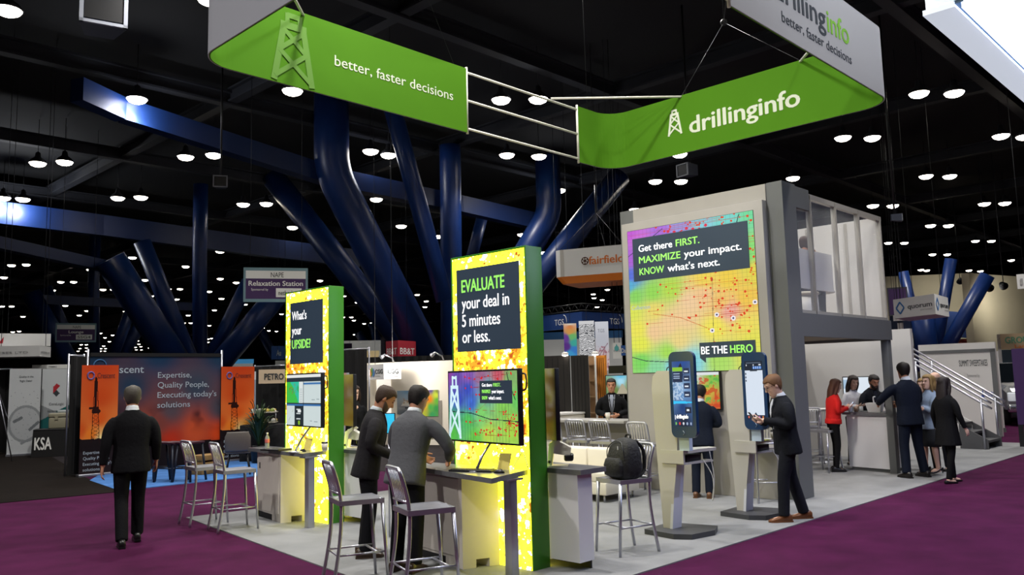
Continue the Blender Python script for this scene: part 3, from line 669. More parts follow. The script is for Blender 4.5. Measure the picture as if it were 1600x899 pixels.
# ================================================================== VIDEO WALL AND TWO-STOREY DECK
M_GREYP = mat('warm_grey_panel', '#a29e98', 0.6, noise=0.03, nscale=1.5)
M_DECK = mat('dark_grey_deck', '#656767', 0.6, noise=0.04, nscale=1.0)
XL = 11.1
def led_canvas():
    c = Canvas(300, 350).anchors([(0, 1, '#c85ad8'), (.12, .92, '#d070dc'), (.02, .8, '#b060d8'), (.28, .97, '#b070e0'), (.02, .68, '#5a70dc'), (0, .62, '#58b0d8'), (.45, .98, '#9aa0e8'), (.62, .97, '#8ad0e0'), (.8, .97, '#7ad8d0'), (1, .98, '#74dca0'), (.97, .75, '#8ade78'), (1, .6, '#e8d850'),
        (.05, .54, '#8cd860'), (.2, .55, '#98dc58'), (.35, .56, '#b8e050'), (.02, .42, '#e0e858'), (.06, .3, '#f0e858'), (.08, .2, '#e8ec50'), (.2, .42, '#eedc70'), (.32, .32, '#f6cf9a'), (.2, .28, '#f4cc98'), (.45, .36, '#f6cf9a'), (.5, .46, '#f5cfa0'), (.6, .5, '#f6c890'), (.4, .22, '#f0d888'), (.62, .6, '#f6d858'), (.8, .58, '#f4d24c'), (.75, .45, '#f4c870'), (.8, .38, '#f2b0a0'), (.68, .28, '#f6e858'), (.92, .45, '#f4c850'), (.9, .28, '#f2e060'), (.3, .13, '#a8e058'), (.08, .08, '#7cd860'), (.2, .03, '#8ad8a0'), (.35, .05, '#80d0e8'), (.5, .07, '#88d8e4'), (.7, .06, '#b0e068'), (.95, .08, '#d8e060'), (.95, .18, '#e8e458')], 3.4)
    for i in range(1, 30): c.line((i * 10 + .5) / 300, 0, (i * 10 + .5) / 300, 1, .0032, '#405048', k=.24)
    for i in range(1, 36): c.line(0, (round(i * 9.72) + .5) / 350, 1, (round(i * 9.72) + .5) / 350, .0032, '#405048', k=.24)
    r = np.random.RandomState(11)
    for (cu, cv, su, sv, n) in ((.75, .5, .16, .12, 46), (.85, .33, .1, .09, 26), (.55, .58, .12, .05, 20), (.55, .98, .2, .02, 26), (.88, .92, .08, .06, 18), (.97, .7, .03, .1, 14), (.35, .5, .1, .08, 10)):
        P = [(cu + su * r.randn(), cv + sv * r.randn()) for _ in range(n)]
        for a in range(0, n - 1, 2): c.line(*P[a], P[a + 1][0], P[a][1], .003, '#c83a1e', k=.6)
        for p in P: c.disc(*p, .004 + .006 * r.rand(), '#e2441e')
    for i in range(7): x = .25 + .05 * i; c.disc(x + .1, .955 - .01 * (i % 3), .012, '#e03050')
    c.line(.2, .4, .42, .36, .005, '#d0602a', k=.8); c.line(.42, .36, .62, .28, .005, '#d0602a', k=.8); c.line(.66, 0, .68, .6, .004, '#303838', k=.7)
    c.line(0, .11, .12, .08, .006, '#2c3a44'); c.line(.12, .08, .35, .065, .006, '#2c3a44'); c.line(0, .82, .3, .98, .005, '#26323a'); c.line(.9, .99, .86, .88, .006, '#26323a')
    for x, y in ((.7, .36), (.66, .26), (.82, .33), (.98, .42)): c.disc(x, y, .018, '#f4eef2'); c.disc(x, y, .008, '#4a4a70')
    return c
def pxX(x, y, X=XL): return on_x(x, y, X)
def video_wall():
    t = thing('video_wall', 'grey wall panel filled by a glowing map with red dots and a slogan', 'video wall', (XL, 5.65, S0))
    o = V((XL, 5.65, S0)); yl = 8.18 - 5.65
    pan = MB().box(0, .135, 0, yl, 0, 4.28, .004).build('panel', M_GREYP, t)
    y0, y1, z0, z1 = 5.80 - 5.65, 8.06 - 5.65, 1.835 - S0, 4.155 - S0
    scr = led_canvas().build('screen', (-.008, y1, z0), MY, UZ, y1 - y0, z1 - z0, LIT, t)
    MB().box(-.006, 0, y0 - .005, y1 + .005, z0 - .005, z1 + .005).build('screen_bezel', M_BLACK, t)
    sl = MB().box(-.030, -.010, 5.89 - 5.65, 7.95 - 5.65, 3.30, 4.0).build('slogan_panel', M_NAVY, t)
    for i, (a, b, wa, wb, da) in enumerate((('Get there', 'FIRST.', .64, .42, 0), ('MAXIMIZE', 'your impact.', .78, .98, 1), ('KNOW', "what's next.", .47, .92, 1))):
        z = 3.775 - i * .19; ca, cb = (M_TXTW, M_TXTG) if not da else (M_TXTG, M_TXTW); y = 7.95 - 5.65 - .12
        text(sl, a, (-.032, y, z), MY, UZ, wa, .115, ca, .010); text(sl, b, (-.032, y - wa - .07, z), MY, UZ, wb, .115, cb, .010)
    hero = MB().prism([(-.03, 6.79 - 5.65, 2.02), (-.03, 5.87 - 5.65, 2.02), (-.03, 5.87 - 5.65, 2.25), (-.03, 6.79 - 5.65, 2.25)], (0, 0, 0), (.02, 0, 0)).prism([(-.03, 6.79 - 5.65, 2.02), (-.03, 6.70 - 5.65, 2.02), (-.03, 6.70 - 5.65, 1.95)], (0, 0, 0), (.02, 0, 0)).build('slogan_bubble', M_NAVY, t)
    text(hero, 'BE THE', (-.032, 6.76 - 5.65, 2.075), MY, UZ, .44, .12, M_TXTW, .014); text(hero, 'HERO', (-.032, 6.27 - 5.65, 2.075), MY, UZ, .36, .12, M_TXTG, .02)
    text(scr, 'Culberson', (-.010, 2.38, 1.02 + z0), MY, UZ, .36, .07, mat('map_label', '#8a9aa4', .6, emit='#8a9aa4', strength=.7, sample=False), 0)
video_wall()
wtv = Canvas(90, 50).anchors([(0, 0, '#e0a030'), (.2, .9, '#b070c0'), (.5, .9, '#d8e0e0'), (.5, .4, '#5aa040'), (.8, .5, '#c8b040'), (1, .2, '#d06028'), (.9, .8, '#88c050')]); _n = wtv.noise(14, 3); wtv.put(_n > .62, '#c83a20', .8); wtv.put(_n < .36, '#58b048', .8); wtv.rect(.0, .93, 1, 1, '#e0e4e8')
def tv_text(scr, W, Hh):
    p = MB().box(.003, .006, -.12, .22, -.14, .07).build('slogan_panel', mat('dark_green_panel', '#2a5a40', .5, emit='#2a5a40', strength=.8, sample=False), scr)
    text(p, 'DEAL', (.007, .04, -.01), (0, 1, 0), UZ, .14, .055, M_TXTG, .01); text(p, 'MENT', (.007, .03, -.11), (0, 1, 0), UZ, .15, .055, M_TXTG, .01)
monitor('monitor mounted on the video wall before the man in the navy suit', (11.04, 6.95, 1.545), PI, 1.0, .58, wtv, tv_text, loop=False)

def deck():
    t = thing('exhibit_deck', 'grey two-storey booth structure with a glass balcony upstairs', 'booth structure', (11.24, 5.4, S0))
    D = 2.9; X1 = 3.88
    MB().box(0, .16, .24, D, 0, 2.29).box(0, .40, .24, D, 2.29, 4.53).box(0, .42, 0, .24, 0, 4.54).build('core_wall', M_DECK, t)
    MB().box(-.02, 0, .25, 2.62, 0, 4.53).build('front_panel', M_GREYP, t)
    MB().box(.42, .92, 0.02, .12, 4.21, 4.53).build('header', M_DECK, t)
    MB().box(.42, X1, 0, .10, 2.29, 2.63).box(X1 - .1, X1, .1, D, 2.29, 2.63).build('fascia', M_DECK, t)
    MB().box(.42, X1 - .02, .08, D, 2.34, 2.56).build('deck_floor', mat('brown_soffit', '#8a7c68', .7), t)
    for x in (.06, .42): pass
    MB().box(.17, .37, .03, .2, 0, 2.29, .005).build('column', mat('column_grey', '#8c8e92', .4, .3), t)
    for x in (.9, 2.4):
        MB().lathe([(.06, 2.335), (.06, 2.345), (.01, 2.345)], (x, 1.0, 0), 14).build('downlight', lamp_glass, t)
        ld = bpy.data.lights.new('downlight_beam', 'SPOT'); ld.energy = 110; ld.spot_size = math.radians(150); ld.spot_blend = .8; ld.shadow_soft_size = .08; ld.color = (1, .92, .82); lo = bpy.data.objects.new('downlight_beam', ld); COL.objects.link(lo); lo.parent = t; lo.location = (x, 1.0, 2.30)
    MB().box(3.70, 3.86, .02, .14, 0, 2.29, .005).build('column', M_DECK, t)
    glass = mat('clear_glass', '#f4f6f6', 0.02, alpha=0.10, spec=0.6)
    alu = mat('aluminium_post', '#b4b0a8', .4, .3)
    xs = [.98, 1.9, 2.83, 3.79]
    for i, x in enumerate(xs):
        MB().box(x - .028, x + .028, .03, .10, 2.63, 4.47).box(x - .012, x + .012, .02, .035, 2.63, 4.47).build('balcony_post', alu, t)
    MB().box(.95, 3.84, .03, .10, 4.40, 4.48).build('balcony_rail', alu, t); MB().box(.42, 3.84, .03, .09, 2.63, 2.68).build('balcony_sill', alu, t)
    for a, b in zip([.44] + xs, xs): MB().box(a + .028, b - .028, .058, .068, 2.68, 4.40 if a > .5 else 4.21).build('glass_pane', glass, t)
    MB().box(.46, 1.80, .10, .13, 3.02, 3.62).build('privacy_panel', mat('frosted_panel', '#c9c6c0', .6), t)
    MB().box(X1 - .1, X1 - .04, .10, D, 2.6, 4.47).build('end_wall', M_WHITE, t)
    for y in (.62, 1.35, 2.1): MB().box(X1 - .12, X1 - .10, y, y + .05, 2.6, 4.44).build('end_post', alu, t)
    return t
deck()
def round_cafe(label, x, y, z, h, r, m):
    t = thing('round_table', label, 'table', (x, y, z)); MB().lathe([(r, h - .03), (r, h), (.01, h)], n=28).build('tabletop', m, t)
    MB().tube([(0, 0, .02), (0, 0, h - .03)], .03, 12).build('stem', M_STEEL, t); MB().lathe([(.24, 0), (.24, .012), (.05, .03)], n=24).build('base', M_STEEL, t)
round_cafe('round white table on the upper deck behind the glass', 13.9, 6.3, 2.60 + S0 - .035, .58, .42, M_WHITE)
round_cafe('white high table beside the woman in the red jacket', at_d(1277, 637, 17.9).x, at_d(1277, 637, 17.9).y, 0.001, 1.05, .42, M_WHITE)
# white walls under and behind the deck, stairs
def room_wall(name, label, pts, h, m, z=0.0):
    o = MB().flat(pts, z, h).build(name, m); return tag(o, label, 'partition')
room_wall('white_partition', 'white partition wall under the deck behind the reception', [(17.5, 5.9), (17.62, 5.9), (17.62, 8.4), (17.5, 8.4)], 2.6, M_WHITE)
room_wall('beige_partition', 'beige side partition under the deck behind the white high table', [(11.45, 8.32), (17.4, 8.1), (17.4, 8.2), (11.45, 8.42)], 2.3, mat('beige_panel', '#a89e90', .7))
tvw = Canvas(40, 30, '#dfe9f4'); tvw.rect(.0, .5, .36, .9, '#a8c4dc')
monitor('bright monitor on the white partition behind the reception staff', (17.449, 6.95, 1.42), PI, .72, .5, tvw, None, loop=False)
def stairs():
    t = thing('staircase', 'grey stairs with white side panel and two metal handrails at the end of the deck', 'stairs', (20.4, 5.45, S0))
    n = 14; run, rise = .27, 2.56 / 14; W = 1.05; dk = mat('dark_grey_tread', '#4a4a4c', .6)
    for i in range(n): MB().box(0.05, W - .05, i * run, i * run + run + .02, i * rise + rise - .05, i * rise + rise).box(.05, W - .05, i * run + run - .02, i * run + run, i * rise, i * rise + rise - .05).build('tread', dk, t)
    for x in (0, W - .04):
        MB().prism([(x, .55, 0), (x, n * run, 0), (x, n * run, n * rise), (x, .55, .55 * rise / run + .16)], (0, 0, 0), (.04, 0, 0)).build('side_panel', M_WHITE, t)
        MB().prism([(x, -.02, 0), (x, .55, 0), (x, .55, .55 * rise / run + .16), (x, -.02, .2)], (0, 0, 0), (.04, 0, 0)).build('stringer', dk, t)
    for x in (-.02, W + .02):
        r = MB(); k = rise / run
        for dz in (1.0, 0.88): r.tube([(x, -.15, dz), (x, -.02, dz + .08), (x, n * run, n * rise + dz + .08)], .024, 10)
        r.build('handrail', M_STEEL, t)
        for y in (.05, 1.35, 2.7): MB().tube([(x, y, y * k * (1 if y > .3 else 0)), (x, y, y * k + 1.05)], .026, 10).build('rail_post', M_STEEL, t)
stairs()
def sweep_wall():
    a, b = at_d(1436, 560, 25.5), at_d(1556, 560, 25.0); a.z = b.z = 0; d = (b - a).normalized(); L = (b - a).length
    t = thing('sign_wall', 'pale sign wall headed summit sweepstakes behind the stairs', 'sign', (a.x, a.y, 0)); n = d.cross(UZ)
    MB().prism([V((0, 0, .02)) , d * L + V((0, 0, .02)), d * L + V((0, 0, 2.45)), V((0, 0, 2.45))], (0, 0, 0), -n * .12).build('board', M_WHITE, t)
    MB().prism([V((0, 0, 2.2)) + n * .02, d * L + V((0, 0, 2.2)) + n * .02, d * L + V((0, 0, 2.28)) + n * .02, V((0, 0, 2.28)) + n * .02], (0, 0, 0), -n * .015).build('rail', M_DECK, t)
    MB().prism([d * (L - .12) + V((0, 0, .02)) + n * .02, d * L + V((0, 0, .02)) + n * .02, d * L + V((0, 0, 2.28)) + n * .02, d * (L - .12) + V((0, 0, 2.28)) + n * .02], (0, 0, 0), -n * .015).build('jamb', M_DECK, t)
    text(t, 'SUMMIT SWEEPSTAKES', d * (L * .53) + n * .004 + V((0, 0, 1.84)), d, UZ, L * .36, .17, M_PRD, .006)
    text(t, 'Sponsored by', d * (L * .62) + n * .004 + V((0, 0, 1.55)), d, UZ, L * .16, .09, mat('printed_grey', '#9a9a9a', .6), 0)
    b2 = mat('printed_blue', '#2a4a9a', .6)
    MB().prism([d * (L * .78) + V((0, 0, 1.02)) + n * .006, d * (L * .82) + V((0, 0, 1.02)) + n * .006, d * (L * .80) + V((0, 0, 1.24)) + n * .006], (0, 0, 0), -n * .004).build('emblem', b2, t)
    text(t, 'FOUNDER', d * (L * .83) + n * .004 + V((0, 0, 1.04)), d, UZ, L * .13, .13, b2, .02)
sweep_wall()

# ================================================================== PHONE KIOSKS
M_PHONE = mat('deep_blue_gloss', '#16365e', 0.3)
def app_canvas():
    c = Canvas(64, 130, '#132a58'); c.anchors([(.5, 1, '#1e4a9a'), (.5, .8, '#16325e'), (.5, .6, '#8fb4dc'), (.5, .45, '#5f8ec4'), (.5, .3, '#123a78'), (.5, .05, '#0e1c3c')])
    c.rect(.02, .85, .56, .91, '#8cc63a'); c.poly([(.35, .91), (.48, .98), (.55, .91)], '#0e1a30'); c.rect(.02, .68, .54, .84, '#16284a')
    n = c.noise(20, 4); c.put((c.u < .56) & (c.v > .40) & (c.v < .68) & (n > .5), '#c2d8ee', .8)
    c.put(np.abs(c.v - .365) < .012 + .012 * (1 - c.u), '#35c8ff')
    for y in (.80, .69, .57, .44): c.rect(.6, y, .95, y + .095, '#6c86b0'); c.rect(.615, y + .006, .935, y + .089, '#1a2c50'); c.rect(.66, y + .03, .86, y + .05, '#dfe8f4')
    c.rect(.62, .2, .95, .29, '#1a2440'); c.rect(.7, .23, .84, .26, '#e8eef4')
    for y in (.8, .76, .73): c.rect(.06, y, .4, y + .016, '#9fb4d4')
    for i, k in enumerate(('#7ac060', '#e04848', '#e0e4f0', '#a8b8d8', '#a8b8d8')): c.disc(.1 + i * .2, .04, .045, k)
    c.rect(.05, .1, .09, .17, '#f2f4f8'); return c
def list_canvas():
    c = Canvas(64, 130, '#dbe6f4'); c.rect(0, .84, 1, 1, '#101c30'); c.rect(.45, .86, .95, .91, '#3a7ad0')
    for i in range(4): c.rect(.5 + i * .12, .865, .53 + i * .12, .905, '#d0dcf0')
    c.disc(.1, .93, .03, '#d8dfe8'); c.disc(.5, .93, .03, '#d8dfe8'); c.rect(.8, .92, .92, .945, '#d8dfe8'); c.rect(.1, .965, .9, .975, '#58677c'); c.rect(.3, .825, .7, .835, '#404a58')
    for y in (.78, .72, .66): c.disc(.05, y, .035, '#26344c')
    c.rect(0, 0, 1, .07, '#16243e')
    for i in range(5): c.disc(.1 + i * .2, .035, .04, ('#e06a50', '#6aa0e0', '#f0f0f0', '#c070b0', '#e08040')[i])
    c.poly([(.4, .07), (.5, .12), (.6, .07)], '#26344c'); return c
def kiosk(label, x, y, canvas, emblem):
    t = thing('phone_kiosk', label, 'kiosk', (x, y, S0))   # origin: under the phone's lower middle
    gp = mat('kiosk_grey', '#b6b3b0', .55); lv = mat('kiosk_white', '#c6c8d4', .5)
    base = [(-.2, .48), (-.27, .05), (-.17, -.12), (.2, -.18), (.46, -.06), (.36, .42), (.2, .5)]
    MB().flat(base, 0, .055).build('base', mat('kiosk_base', '#3a3b40', .5), t)
    # tapered back panel with a rounded shoulder
    prof = [(.36, 0.055), (.255, .055), (.14, .82), (.09, 1.5)] + [(.09 + .14 - .14 * math.cos(a) , 1.62 + .2 * math.sin(a)) for a in [PI / 2 * i / 6 for i in range(7)]] + [(.36 - .0 + .0, 1.82), (.42, 1.76), (.44, 1.62), (.42, 1.1)]
    MB().prism([(0, q, z) for q, z in prof], (0, 0, 0), (.11, 0, 0)).build('back_panel', gp, t)
    MB().prism([(-.02, .26, .055), (.16, .26, .055), (.22, .21, .87), (.04, .21, .87)], (0, 0, 0), (0, -.035, 0)).build('leg_panel', lv, t)
    MB().prism([(.02, .27, .055), (.10, .27, .055), (.10, .27, .87), (.02, .27, .87)], (0, 0, 0), (0, .05, 0)).build('spine', M_BLACK, t)
    MB().flat([(-.02, .34), (-.02, .04), (.58, -.02), (.62, .1), (.2, .40)], .89, .925).build('shelf', mat('kiosk_shelf', '#b8b6b0', .35), t)
    MB().prism([(-.02, .34, .78), (-.02, .04, .78), (-.02, .04, .89), (-.02, .34, .89)], (0, 0, 0), (.03, 0, 0)).flat([(0.01, .30), (.01, .06), (.54, .0), (.56, .1), (.2, .36)], .765, .785).build('shelf_box', gp, t)
    MB().box(.12, .42, .09, .24, .787, .86, .004).build('computer', M_BLACK, t)
    MB().box(.0, .07, -.03, .10, .925, 1.09).build('phone_post', mat('post_pale_blue', '#b6c8dc', .4), t)
    ph = MB(); w, h, r = .325, .96, .075; q = []
    for cx_, cz_, a0 in ((w / 2 - r, h - r, 0), (-w / 2 + r, h - r, 90), (-w / 2 + r, r, 180), (w / 2 - r, r, 270)):
        q += [(cx_ + r * math.cos(math.radians(a0 + 15 * k)), cz_ + r * math.sin(math.radians(a0 + 15 * k))) for k in range(7)]
    ph.prism([(-.045, yy, zz + 1.07) for yy, zz in q], (0, 0, 0), (.055, 0, 0)); po = ph.build('phone_body', M_PHONE, t)
    sc = canvas.build('screen', (-.047, .12, 1.20), MY, UZ, .24, .72, LIT, po)
    if emblem: text(sc, 'drillinginfo', (-.049, .085, 1.285), MY, UZ, .15, .045, M_TXTW, .02)
    MB().tube([(-.047, .012, 1.10), (-.05, -.01, 1.125), (-.047, .012, 1.15)], .004, 6).build('home_mark', mat('mark_grey', '#8a98ac', .5), po)
    MB().box(.012, .05, .165, .20, 1.18, 1.9).build('rear_bracket', M_BLACK, t)
    for z in (1.3, 1.5, 1.72): MB().tube(spline([(.03, .19, z), (.03, .235, z + .02), (.03, .24, z + .12), (.03, .19, z + .15)]), .006, 6).build('cable_loop', M_CABLE, t)
    MB().tube(spline([(.35, .02, .80), (.40, -.06, .62), (.38, -.08, .42), (.43, -.03, .35), (.47, -.04, .6), (.46, .0, .9)]), .006, 6).build('cable', mat('white_cable', '#c8c8c8', .5), t)
    return t
kiosk('kiosk holding a giant phone with a blue app screen, beside the stool with the backpack', 8.1, 5.19, app_canvas(), True)
kiosk('kiosk holding a giant phone with a white list screen beside the man in brown shoes', 9.66, 5.14, list_canvas(), False)
cup('iced coffee cup on the shelf of the second phone kiosk', (9.93, 5.08), S0 + .926)
tag(MB().box(9.74, 9.86, 5.10, 5.24, S0 + .926, S0 + .936).build('sticky_note', mat('yellow_note', '#d8dc60', .7)), 'yellow sticky note pad on the shelf of the second phone kiosk', 'note pad')

# ================================================================== RECEPTION
def reception():
    t = thing('reception_counter', 'white reception counter with a grey top where people gather', 'counter', (15.0, 5.5, S0))
    MB().flat([(.02, .05), (.20, .84), (.8, .78), (.7, 0)], .06, .985).build('body', M_LAMW, t)
    MB().flat([(.06, .09), (.22, .80), (.7, .74), (.6, .06)], 0, .06).build('plinth', M_DECK, t)
    MB().flat([(-.03, .0), (.16, .90), (.86, .84), (.75, -.06)], .985, 1.03).build('worktop', M_TOP, t)
reception()
def bowl():
    t = thing('white_basket', 'square white basket on the reception counter', 'basket', (15.3, 5.85, S0 + 1.031), .2)
    m = MB(); a, b, h = .14, .19, .16
    m.rings([[(-a, -a * .7, 0), (a, -a * .7, 0), (a, a * .7, 0), (-a, a * .7, 0)], [(-b, -b * .7, h), (b, -b * .7, h), (b, b * .7, h), (-b, b * .7, h)], [(-b + .012, -b * .7 + .012, h), (b - .012, -b * .7 + .012, h), (b - .012, b * .7 - .012, h), (-b + .012, b * .7 - .012, h)], [(-a + .01, -a * .7 + .01, .015), (a - .01, -a * .7 + .01, .015), (a - .01, a * .7 - .01, .015), (-a + .01, a * .7 - .01, .015)]], True, False)
    m.build('shell', M_WHITE, t); MB().tube(spline([(-.05, 0, .12), (-.02, .02, .25), (.05, .0, .27)]), .012, 8).build('wrapped_item', mat('pale_plastic', '#d8d8dc', .3), t)
bowl()
for i, (dx, dy, c) in enumerate(((.16, .78, '#c8ccd0'), (.22, .70, '#8a6a50'), (.30, .64, '#d0d4d8'))):
    tag(MB().lathe([(.03, 0), (.035, .01), (.035, .09), (.03, .095)], (15.0 + dx + .05, 5.5 + dy - .02, S0 + 1.031), 14).build('drinking_glass', mat('glass_%d' % i, c, .15, spec=.8)), ('clear tumbler at the corner of the reception counter', 'amber tumbler on the reception counter', 'clear tumbler beside the white basket on the reception counter')[i], 'glass')
# ================================================================== HANGING GREEN AND WHITE RING BANNER
M_BGREEN = mat('banner_green', '#4d8019', 0.8, spec=0.1, noise=0.05, nscale=.7)
M_BWHITE = mat('banner_white', '#a4a6ae', 0.8)
M_TUBE = mat('white_tube', '#d8d6cc', .5)
def ring_banner():
    t = thing('ring_banner', 'big hanging ring banner, white outside and green inside, with open tube gaps', 'banner', (8.0, 6.5, 5.5))
    X0, X1, Y0, Y1, r, H = 4.13 - 8, 11.9 - 8, 4.0 - 6.5, 8.95 - 6.5, .42, 1.0
    def corner(cx, cy, a0): return [(cx + r * math.cos(math.radians(a0 + 9 * k)), cy + r * math.sin(math.radians(a0 + 9 * k))) for k in range(11)]
    # two fabric runs: each turns two corners, the other two corners' neighbours are open tubes
    def lead(a, b, n=12): return [(a[0] + (b[0] - a[0]) * i / n, a[1] + (b[1] - a[1]) * i / n) for i in range(n)]
    gl, gr = 8.36 - 8, 10.98 - 8          # far gap
    nl, nr = 4.95 - 8, 7.40 - 8           # near gap
    runA = lead((nr, Y0), (X1 - r, Y0)) + corner(X1 - r, Y0 + r, -90) + lead((X1, Y0 + r), (X1, Y1 - r))[1:] + corner(X1 - r, Y1 - r, 0) + lead((X1 - r, Y1), (gr, Y1))[1:] + [(gr, Y1)]
    runB = lead((gl, Y1), (X0 + r, Y1)) + corner(X0 + r, Y1 - r, 90) + lead((X0, Y1 - r), (X0, Y0 + r))[1:] + corner(X0 + r, Y0 + r, 180) + lead((X0 + r, Y0), (nl, Y0))[1:] + [(nl, Y0)]
    for run in (runA, runB):
        pts = [V((x, y)) for x, y in run]; nrm = []
        for i in range(len(pts)):
            d = (pts[min(i + 1, len(pts) - 1)] - pts[max(i - 1, 0)]).normalized(); nrm.append(V((d.y, -d.x)))
        def strip(o0, o1, nm, m):
            b = MB(); rows = []
            for p, n in zip(pts, nrm):
                a, c = p + n * o0, p + n * o1; rows.append([(a.x, a.y, 0), (c.x, c.y, 0), (c.x, c.y, H), (a.x, a.y, H)])
            b.rings(rows, True, False).build(nm, m, t)
        strip(.002, .014, 'outer_fabric', M_BWHITE); strip(-.014, -.002, 'inner_fabric', M_BGREEN)
        for (x, y) in (run[0], run[-1]): MB().tube([(x, y, -.02), (x, y, H + .02)], .02, 8).build('end_post', M_TUBE, t)
    for a, b, y in ((gl, gr, Y1), (nl, nr, Y0)):
        for z in (.06, .5, .94): MB().tube([(a, y, z), (b, y, z)], .02, 8).build('cross_tube', M_TUBE, t)
    for a, b in (((X1 - 1.6, Y1), (X1, Y1 - 1.55)), ((X1, Y0 + 1.3), (X1 - 1.4, Y0)), ((X0 + 1.4, Y1), (X0, Y1 - 1.4))):
        MB().tube([(a[0], a[1], H - .02), (b[0], b[1], H - .02)], .02, 8).build('corner_brace', M_TUBE, t)
    o = V((8.0, 6.5, 5.5)); hub1 = on_z(1131, 35, 8.6) - o; hub2 = V((-2.6, 1.2, 3.2))
    for p, q in (((X1, Y1 - 1.55, H), hub1), ((X1, Y0 + 1.3, H), hub1), ((nr + .2, Y0, H), hub1), ((gl - .25, Y1, H), hub2), ((X0, Y1 - 1.2, H), hub2), ((gr + .3, Y1, H), V((gr, Y1 - .2, 4.2)))):
        MB().tube([p, q], .004, 6).build('hanging_wire', M_WIRE, t)
    for h in (hub1, hub2): MB().tube([h, (h.x, h.y, 7.05)], .008, 6).build('hoist_wire', M_WIRE, t); MB().ball(h, .07).build('hoist_hook', M_WIRE, t)
    # writing
    xi = X1 - .0165; yi = Y1 - .0165; yo = Y0 - .0165
    a, b = on_x(1078, 207, xi + 8) - o, on_x(1250, 166, xi + 8) - o
    lt = mat('banner_lettering', '#d6dcc8', .7)
    text(t, 'drillinginfo', (xi, a.y, (a.z + b.z) / 2), MY, UZ, a.y - b.y, .30, lt, .022)
    e, f = on_x(1044, 214, xi + 8) - o, on_x(1066, 214, xi + 8) - o
    derrick(t, (xi, e.y, e.z), MY, e.y - f.y, .44, lt)
    a, b = on_y(523, 103, yi + 6.5) - o, on_y(708, 156, yi + 6.5) - o
    text(t, 'better, faster decisions', (a.x, yi, (a.z + b.z) / 2), RX, UZ, b.x - a.x, .15, lt, 0)
    e, f = on_y(424, 122, yi + 6.5) - o, on_y(490, 140, yi + 6.5) - o
    derrick(t, (e.x, yi, .03), RX, f.x - e.x, .9, mat('banner_pale_green', '#5e8c30', .8))
    a, b = on_y(1211, -5, yo + 6.5) - o, on_y(1327, 71, yo + 6.5) - o; w = b.x - a.x
    dk = mat('banner_dark_lettering', '#2b3440', .7)
    text(t, 'drilling', (a.x, yo, b.z), RX, UZ, w * .655, .30, dk, .015); text(t, 'info', (a.x + w * .68, yo, b.z), RX, UZ, w * .32, .30, mat('banner_green_lettering', '#76b536', .7), .015)
    a, b = on_y(1222, 36, yo + 6.5) - o, on_y(1331, 101, yo + 6.5) - o
    text(t, 'better, faster decisions', (a.x, yo, b.z - .0), RX, UZ, b.x - a.x, .13, dk, 0)
ring_banner()

# ================================================================== HANGING SIGNS
M_PURPLE = mat('purple_print', '#3f2158', .6); M_TEAL = mat('teal_frame', '#6f8f98', .5)
def facing(x0, x1, y, D, D1=None):
    a, b = at_d(x0, y, D), at_d(x1, y, D1 or D); d = V((b.x - a.x, b.y - a.y, 0)); L = d.length; return a, d.normalized(), L
def z_at(x, y, D): return at_d(x, y, D).z
def wires(t, pts, top=None):
    for p in pts:
        z = (12.6 if top is None else top) - t.location.z
        MB().tube([p, (p[0], p[1], z)], .008, 6).build('hanging_wire', M_WIRE, t)
def show_sign(label, x0, x1, y0, y1, D, head, title, tw, box_text):
    a, d, L = facing(x0, x1, y1, D); H = z_at(x0, y0, D) - a.z; n = d.cross(UZ)
    t = thing('hanging_sign', label, 'sign', a)
    rect(t, 'frame', (0, 0, 0), d, UZ, L, H, -.06, M_TEAL)
    rect(t, 'panel', d * L * .035 + n * .004 + UZ * H * .09, d, UZ, L * .93, H * .82, -.002, M_PURPLE)
    rect(t, 'header', d * L * .035 + n * .008 + UZ * H * .68, d, UZ, L * .93, H * .23, -.002, M_PRW)
    text(t, head, d * L * .42 + n * .012 + UZ * H * .72, d, UZ, L * .2, H * .15, M_PRD, .0)
    text(t, title, d * L * (.5 - tw / 2) + n * .012 + UZ * H * .47, d, UZ, L * tw, H * .15, M_PRW, .02)
    text(t, 'Sponsored by', d * L * .12 + n * .012 + UZ * H * .33, d, UZ, L * .26, H * .07, M_PRW, 0)
    rect(t, 'sponsor_box', d * L * .5 + n * .008 + UZ * H * .14, d, UZ, L * .4, H * .26, -.002, M_PRW)
    text(t, box_text, d * L * .54 + n * .012 + UZ * H * .2, d, UZ, L * .32, H * .14, M_PRD, .01)
    wires(t, [d * L * .1 + UZ * H, d * L * .9 + UZ * H])
show_sign('purple hanging sign reading Relaxation Station above the upside tower', 380, 481, 418, 472, 27, 'NAPE', 'Relaxation Station', .84, 'netherland')
show_sign('small purple hanging sign reading Lounge over the grey roll-up banners', 86, 150, 505, 535, 38, 'NAPE', 'Lounge', .36, 'SSG4')
def box_sign(label, x0, x1, x2, y0, y1, D0, D1, D2, m, writer, bottom=None, wire=True):
    """two-faced hanging box: left face x0..x1, right face x1..x2"""
    p = [at_d(x0, y1, D0), at_d(x1, y1, D1), at_d(x2, y1, D2)]; z = p[1].z; H = z_at(x1, y0, D1) - z
    q = [V((v.x, v.y, 0)) - V((p[1].x, p[1].y, 0)) for v in p]; q.append(q[0] + q[2])
    t = thing('hanging_sign', label, 'sign', (p[1].x, p[1].y, z))
    MB().flat([(v.x, v.y) for v in q], 0, H).build('box', m, t)
    if bottom: MB().flat([(v.x, v.y) for v in q], -.02, 0.0).build('bottom_edge', bottom, t)
    for a, b in ((q[0], q[1]), (q[1], q[2])):
        d = (b - a).normalized(); writer(t, a + d.cross(UZ) * .01, d, (b - a).length, H)
    if wire: wires(t, [q[0] * .5 + UZ * H, q[2] * .5 + UZ * H])
    return t
